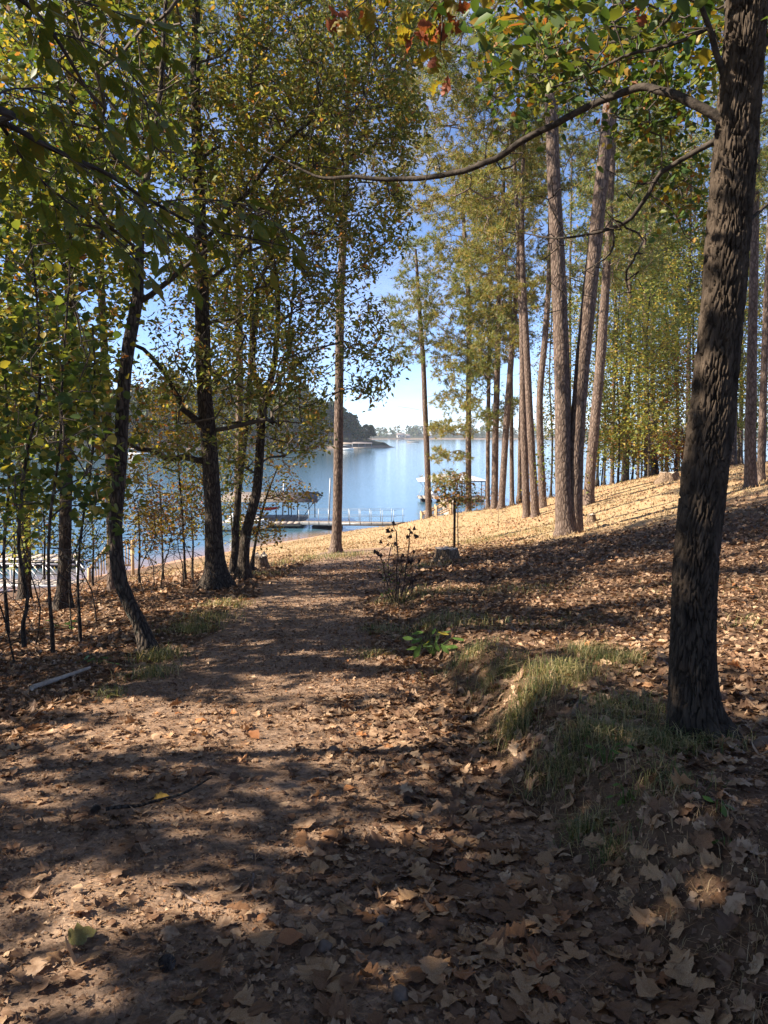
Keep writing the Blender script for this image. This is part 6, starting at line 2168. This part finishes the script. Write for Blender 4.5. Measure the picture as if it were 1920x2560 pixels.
# bare shrubs on the lawn near the pines
for i, (px, py, Y, sz, lb) in enumerate([(1245, 1302, 30, .8, 'bare grey shrub on the lawn below the shore pines'), (1060, 1297, 48, 1.0, 'pinkish bare shrub at the top of the wooden stairs'), (1190, 1275, 41, .9, 'bare shrub at the foot of the leaning shore pine'), (1345, 1290, 34, .8, 'bare twiggy shrub behind the close pair of pines'), (1530, 1215, 44, .9, 'bare shrub at the far edge of the lawn')]):
    q = P(px, py, Y)
    q[2] = float(gz(q[0], q[1]))
    tg = q + RNG.uniform(-1, 1, (30, 3)) * np.array([.6, .4, .5]) * sz + np.array([0, 0, .65 * sz])
    tree('bare_shrub', lb, 'shrub', [(q, .012), (q + [.02, 0, .2 * sz], .01), (q + [0, .02, .95], .008)], np.array(tg), 'leaf_rust', per=1, L=.06, W=.02, spread=.05, k=5, rtip=.004, seg=.15, zpen=.1, flare=0, gate=False, twigmat='dry_twig', group='bare shrubs on the lawn')
# rusty and green shrubs by the far dock
for i, (px, py, Y, mt, lb) in enumerate([(1210, 1262, 50, 'leaf_rust', 'reddish shrub on the shore behind the second shore pine'), (1175, 1272, 50, 'leaf_green', 'green shrub on the shore below the reddish one'), (1345, 1240, 44, 'leaf_gold', 'yellow leaved shrub left of the large twin pine'), (1395, 1190, 30, 'leaf_green', 'dark green leafy branchlet shrub left of the twin pine foot')]):
    q = P(px, py, Y)
    q[2] = max(float(gz(q[0], q[1])), LAKE + .1)
    up = max(1.2, P(px, py, Y)[2] - q[2] + .5)
    tg = q + RNG.uniform(-1, 1, (40, 3)) * np.array([1.0, .7, .6]) + np.array([0, 0, up])
    tree('shore_shrub', lb, 'shrub', [(q, .03), (q + [.05, 0, up * .5], .025), (q + [0, .05, up], .012)], tg, mt, per=6, L=.13, W=.045, spread=.2, k=6, gate=False, group='shrubs along the shore')

# ------------------------------------------------------------------ the far shores
def peninsula():
    # low wooded point across the cove, left of the middle of the picture
    xs = np.linspace(-330, 20, 90)
    ys = np.linspace(0, 1, 24)
    def shore(x):
        return 300 + (x + 330) * (190 / 330.0) - 14 * smooth(-120, -60, x) * (1 - smooth(-60, 0, x)) + 6 * np.sin(x * .07)
    V = []
    for x in xs:
        y0 = float(shore(x))
        tipw = float(smooth(8, -40, x) * 1.0) if x > -40 else 1.0
        tipw = float(1 - smooth(-45, 2, x)) if x > -45 else 1.0
        for u in ys:
            yy = y0 + u * (160 * tipw + 4)
            hgt = (-1.5 + 4.2 * float(smooth(0, .06, u))) * (1 if x < 0 else 1 - float(smooth(0, 18, x))) + tipw * 15 * float(smooth(.05, .6, u)) - 6 * float(smooth(.9, 1, u)) - (2 if x > 4 else 0)
            V.append([x, yy, LAKE + hgt + .6 * float(n2(np.array(x), np.array(yy), .1, 3))])
    n = len(ys)
    F = np.array([[i * n + j, (i + 1) * n + j, (i + 1) * n + j + 1, i * n + j + 1] for i in range(len(xs) - 1) for j in range(n - 1)])
    o = part('wooded_point', np.array(V), F, M['far_soil'], sm=True, kind='structure')
    o['label'] = 'low wooded point of land across the cove'
    V = np.array(V).reshape(len(xs), n, 3)
    return V
PEN = peninsula()

def far_tree_proto(kind, seed):
    rg = np.random.default_rng(seed)
    h = 1.0
    m = 900
    if kind == 'pine':
        u = rg.uniform(0, 1, m)
        z = .42 + .58 * u
        R = .17 * np.sqrt(np.clip(1 - (u * .95) ** 1.6, 0, 1)) * (0.6 + .6 * rg.uniform(0, 1, m))
    else:
        u = rg.uniform(0, 1, m)
        z = .25 + .72 * u
        R = .26 * np.sin(np.pi * np.clip(u * .85 + .12, 0, 1)) * (.5 + .55 * rg.uniform(0, 1, m))
    a = rg.uniform(0, 6.283, m)
    lump = 1 + .35 * np.sin(a * 3 + z * 21 + seed)
    C = np.stack([np.cos(a) * R * lump, np.sin(a) * R * lump, z], -1)
    d = unit(rg.normal(size=(m, 3)) * np.array([1, 1, .5]))
    nr = unit(rg.normal(size=(m, 3)) + np.array([0, 0, 1.0]))
    V, F = leaf_arrays(C, d, nr, .07 * rg.uniform(.7, 1.3, m), .03 * rg.uniform(.7, 1.3, m), 'ovate')
    me = mesh_np('far_crown', V, F)
    me.materials.append(M['far_pine' if kind == 'pine' else 'far_leaf'])
    tp = np.array([[0, 0, -.03], [.003, 0, .3], [-.003, 0, .62], [0, 0, .9]])
    V, F = tube_np(tp, [.014, .011, .008, .003], 6)
    mt = mesh_np('far_trunk', V, F)
    mt.materials.append(M['pine_bark'])
    return me, mt
PRO = [far_tree_proto('pine', 1), far_tree_proto('pine', 2), far_tree_proto('oak', 3), far_tree_proto('oak', 4), far_tree_proto('oak', 5)]
FLB = ['tall dark pine on the wooded point across the cove', 'narrow dark pine on the wooded point across the cove', 'rounded green tree on the wooded point across the cove', 'broad green tree on the wooded point across the cove', 'full crowned green tree on the wooded point across the cove']
cnt = 0
for i in range(len(PEN)):
    for rep in range(3):
        ju = [2.2, 6.5, 12.5][rep] + random.uniform(-1.2, 1.6)
        j = int(ju)
        v = PEN[i, j] + (PEN[i, j + 1] - PEN[i, j]) * (ju - j)
        x = v[0] + random.uniform(-1.8, 1.8)
        if x > -8 or (x > -22 and rep > 0) or (x > -45 and rep > 1) or (rep == 2 and i % 2):
            continue
        if x < -230 and i % 2:
            continue
        kd = random.randrange(5)
        me, mt = PRO[kd]
        hh = random.uniform(22, 29) if kd < 2 else random.uniform(18, 25)
        hh *= float(np.interp(x, [-100, -45, -20, -8], [1.12, .95, .72, .45]))
        t = thing('far_tree', FLB[kd], 'tree', (x, v[1], v[2] - .2), group=FLB[kd].replace(' on', 's on', 1) if False else 'trees on the wooded point, kind %s' % 'abcde'[kd])
        t.rotation_euler = (0, 0, random.uniform(0, 6.28))
        wsc = hh * random.uniform(.85, 1.25)
        t.scale = (wsc, wsc, hh)
        for nm, m_ in (('crown', me), ('trunk', mt)):
            o = bpy.data.objects.new(nm, m_)
            COL.objects.link(o)
            o.parent = t
            if nm == 'crown':
                o['kind'] = 'stuff'
        cnt += 1

def pt_docks():
    # docks and boats along the point
    for px, py, Y, L, lb in [(905, 1124, 440, 12, 'grey dock under the tip of the wooded point'), (862, 1126, 425, 9, 'small grey dock left of the one at the tip of the point')]:
        c = P(px, py, Y)
        t = thing('far_dock', lb, 'dock', (c[0], Y, LAKE))
        MB().box((c[0], Y, LAKE + .5), (L, 4, .5)).build('deck', M['wood_grey'], t)
        for u in (-.45, -.15, .15, .45):
            MB().bar((c[0] + u * L, Y - 1.9, LAKE), (c[0] + u * L, Y - 1.9, LAKE + 3), .2).build('post', M['galv'], t)
        V = np.array([[c[0] - L * .48, Y - 2.4, LAKE + 3], [c[0] + L * .48, Y - 2.4, LAKE + 3], [c[0] + L * .48, Y + 2.4, LAKE + 3], [c[0] - L * .48, Y + 2.4, LAKE + 3], [c[0] - L * .48, Y, LAKE + 3.9], [c[0] + L * .48, Y, LAKE + 3.9]])
        part('roof', V, [np.array([[0, 1, 5, 4], [2, 3, 4, 5]]), np.array([[3, 0, 4], [1, 2, 5]])], M['house_roof'] if px > 900 else M['wood_grey'], t)
    for px, py, Y, lb in [(345, 1112, 300, 'white boat house far across the cove, seen through leaves'), (868, 1124, 405, 'white pontoon boat in front of the wooded point')]:
        c = P(px, py, Y)
        t = thing('far_boat', lb, 'boat', (c[0], Y, LAKE))
        MB().box((c[0], Y, LAKE + .6), (7, 2.4, .8)).build('hull', M['white'], t)
        MB().box((c[0] - .5, Y, LAKE + 2.6), (4, 2.4, .15)).build('canopy', M['white'], t)
        for u in (-2.2, 1.2):
            MB().bar((c[0] + u, Y - 1, LAKE + 1), (c[0] + u, Y - 1, LAKE + 2.6), .1).build('post', M['galv'], t)
pt_docks()

def far_shore():
    xs = np.linspace(-900, 1500, 140)
    V = []
    for x in xs:
        y0 = 1400 + 40 * math.sin(x * .006) + 20 * math.sin(x * .021)
        for u, hgt in ((0, -1), (6, .6), (40, 3), (120, 7), (300, 9 + 3 * math.sin(x * .01)), (700, 6)):
            V.append([x, y0 + u, LAKE + hgt])
    n = 6
    F = np.array([[i * n + j, (i + 1) * n + j, (i + 1) * n + j + 1, i * n + j + 1] for i in range(len(xs) - 1) for j in range(n - 1)])
    o = part('far_bank', np.array(V), F, M['far_soil'], sm=True, kind='structure')
    o['label'] = 'low far bank of the lake on the horizon'
    # wood on the far bank: one mass of crowns
    m = 1500
    cx = RNG.uniform(-880, 1480, m)
    cu = RNG.uniform(10, 160, m)
    open_ = ((np.abs(cx - P(1010, 0, 1400)[0]) < 22) | (np.abs(cx - P(1085, 0, 1400)[0]) < 14)) & (cu < 45)
    cx, cu = cx[~open_], cu[~open_]
    m = len(cx)
    cy = 1400 + 40 * np.sin(cx * .006) + 20 * np.sin(cx * .021) + cu
    cz = LAKE + 1 + cu / 20
    hh = RNG.uniform(11, 19, m) * (0.8 + .5 * n2(cx, cy, .008, 61))
    per = 26
    C = np.repeat(np.stack([cx, cy, cz], -1), per, 0)
    H = np.repeat(hh, per)
    u = RNG.uniform(0, 1, len(C))
    a = RNG.uniform(0, 6.283, len(C))
    R = H * .28 * np.sin(np.pi * np.clip(u * .82 + .15, 0, 1)) * RNG.uniform(.4, 1, len(C))
    C = C + np.stack([np.cos(a) * R, np.sin(a) * R, H * (.12 + .84 * u)], -1)
    V, F = leaf_arrays(C, rand_dirs(len(C), 0, .5), rand_dirs(len(C), .8, 1), H * .22, H * .10, 'diamond')
    o = part('far_wood', V, F, M['far_leaf'], kind='stuff')
    o['label'] = 'distant wooded shore along the horizon'
    o['category'] = 'wood'
    for px, w_, h_, rf, wl, lb in [(1003, 15, 6, 'house_roof', 'house', 'pale house with dark roof on the far shore'), (1078, 9, 5, 'roof_white', 'white', 'small white house on the far shore right of the pine trunk'), (1022, 8, 4, 'house_roof', 'house', 'low outbuilding on the far shore beside the pale house')]:
        c = P(px, 1090, 1400)
        yb = 1425 + 40 * math.sin(c[0] * .006) + 20 * math.sin(c[0] * .021)
        z0 = LAKE + 2
        t = thing('far_house', lb, 'house', (c[0], yb, z0))
        MB().box((c[0], yb, z0 + h_ / 2), (w_, 9, h_)).build('wall', M[wl], t)
        V = np.array([[c[0] - w_ * .55, yb - 5, z0 + h_], [c[0] + w_ * .55, yb - 5, z0 + h_], [c[0] + w_ * .55, yb + 5, z0 + h_], [c[0] - w_ * .55, yb + 5, z0 + h_], [c[0] - w_ * .5, yb, z0 + h_ + 3.4], [c[0] + w_ * .5, yb, z0 + h_ + 3.4]])
        part('roof', V, [np.array([[0, 1, 5, 4], [2, 3, 4, 5]]), np.array([[3, 0, 4], [1, 2, 5]])], M[rf], t)
        for u in (-.3, 0, .3):
            MB().box((c[0] + u * w_, yb - 4.55, z0 + h_ * .55), (w_ * .14, .12, h_ * .4)).build('window', M['pane'], t)
    # a mooring float out on the water
    c = P(1032, 1105, 800)
    t = thing('swim_raft', 'tiny low raft floating far out on the lake', 'raft', (c[0], 800, LAKE))
    MB().box((c[0], 800, LAKE + .5), (12, 5, .8)).build('deck', M['wood_grey'], t)
    for u in (-5, 5):
        MB().bar((c[0] + u, 800, LAKE + .9), (c[0] + u, 800, LAKE + 2.6), .4).build('post', M['wood_grey'], t)
far_shore()

# ------------------------------------------------------------------ haze
def haze():
    mb = MB()
    zl = min(float(GZ.min()), LAKE - 1.6) - 1.0
    mb.box((300, 1150, (zl + 48) / 2), (3200, 2400, 48 - zl))
    m = bpy.data.materials.new('haze')
    m.use_nodes = True
    n = m.node_tree
    n.nodes.remove(n.nodes['Principled BSDF'])
    v = n.nodes.new('ShaderNodeVolumePrincipled')
    v.inputs['Color'].default_value = (0.80, 0.88, 1.0, 1)
    v.inputs['Density'].default_value = HAZE
    v.inputs['Anisotropy'].default_value = 0.2
    n.links.new(v.outputs[0], n.nodes['Material Output'].inputs['Volume'])
    o = mb.build('haze', m, kind='stuff')
    o['label'] = 'thin blue haze over the whole lake'
    o['category'] = 'haze'
HAZE = 0.00015
haze()
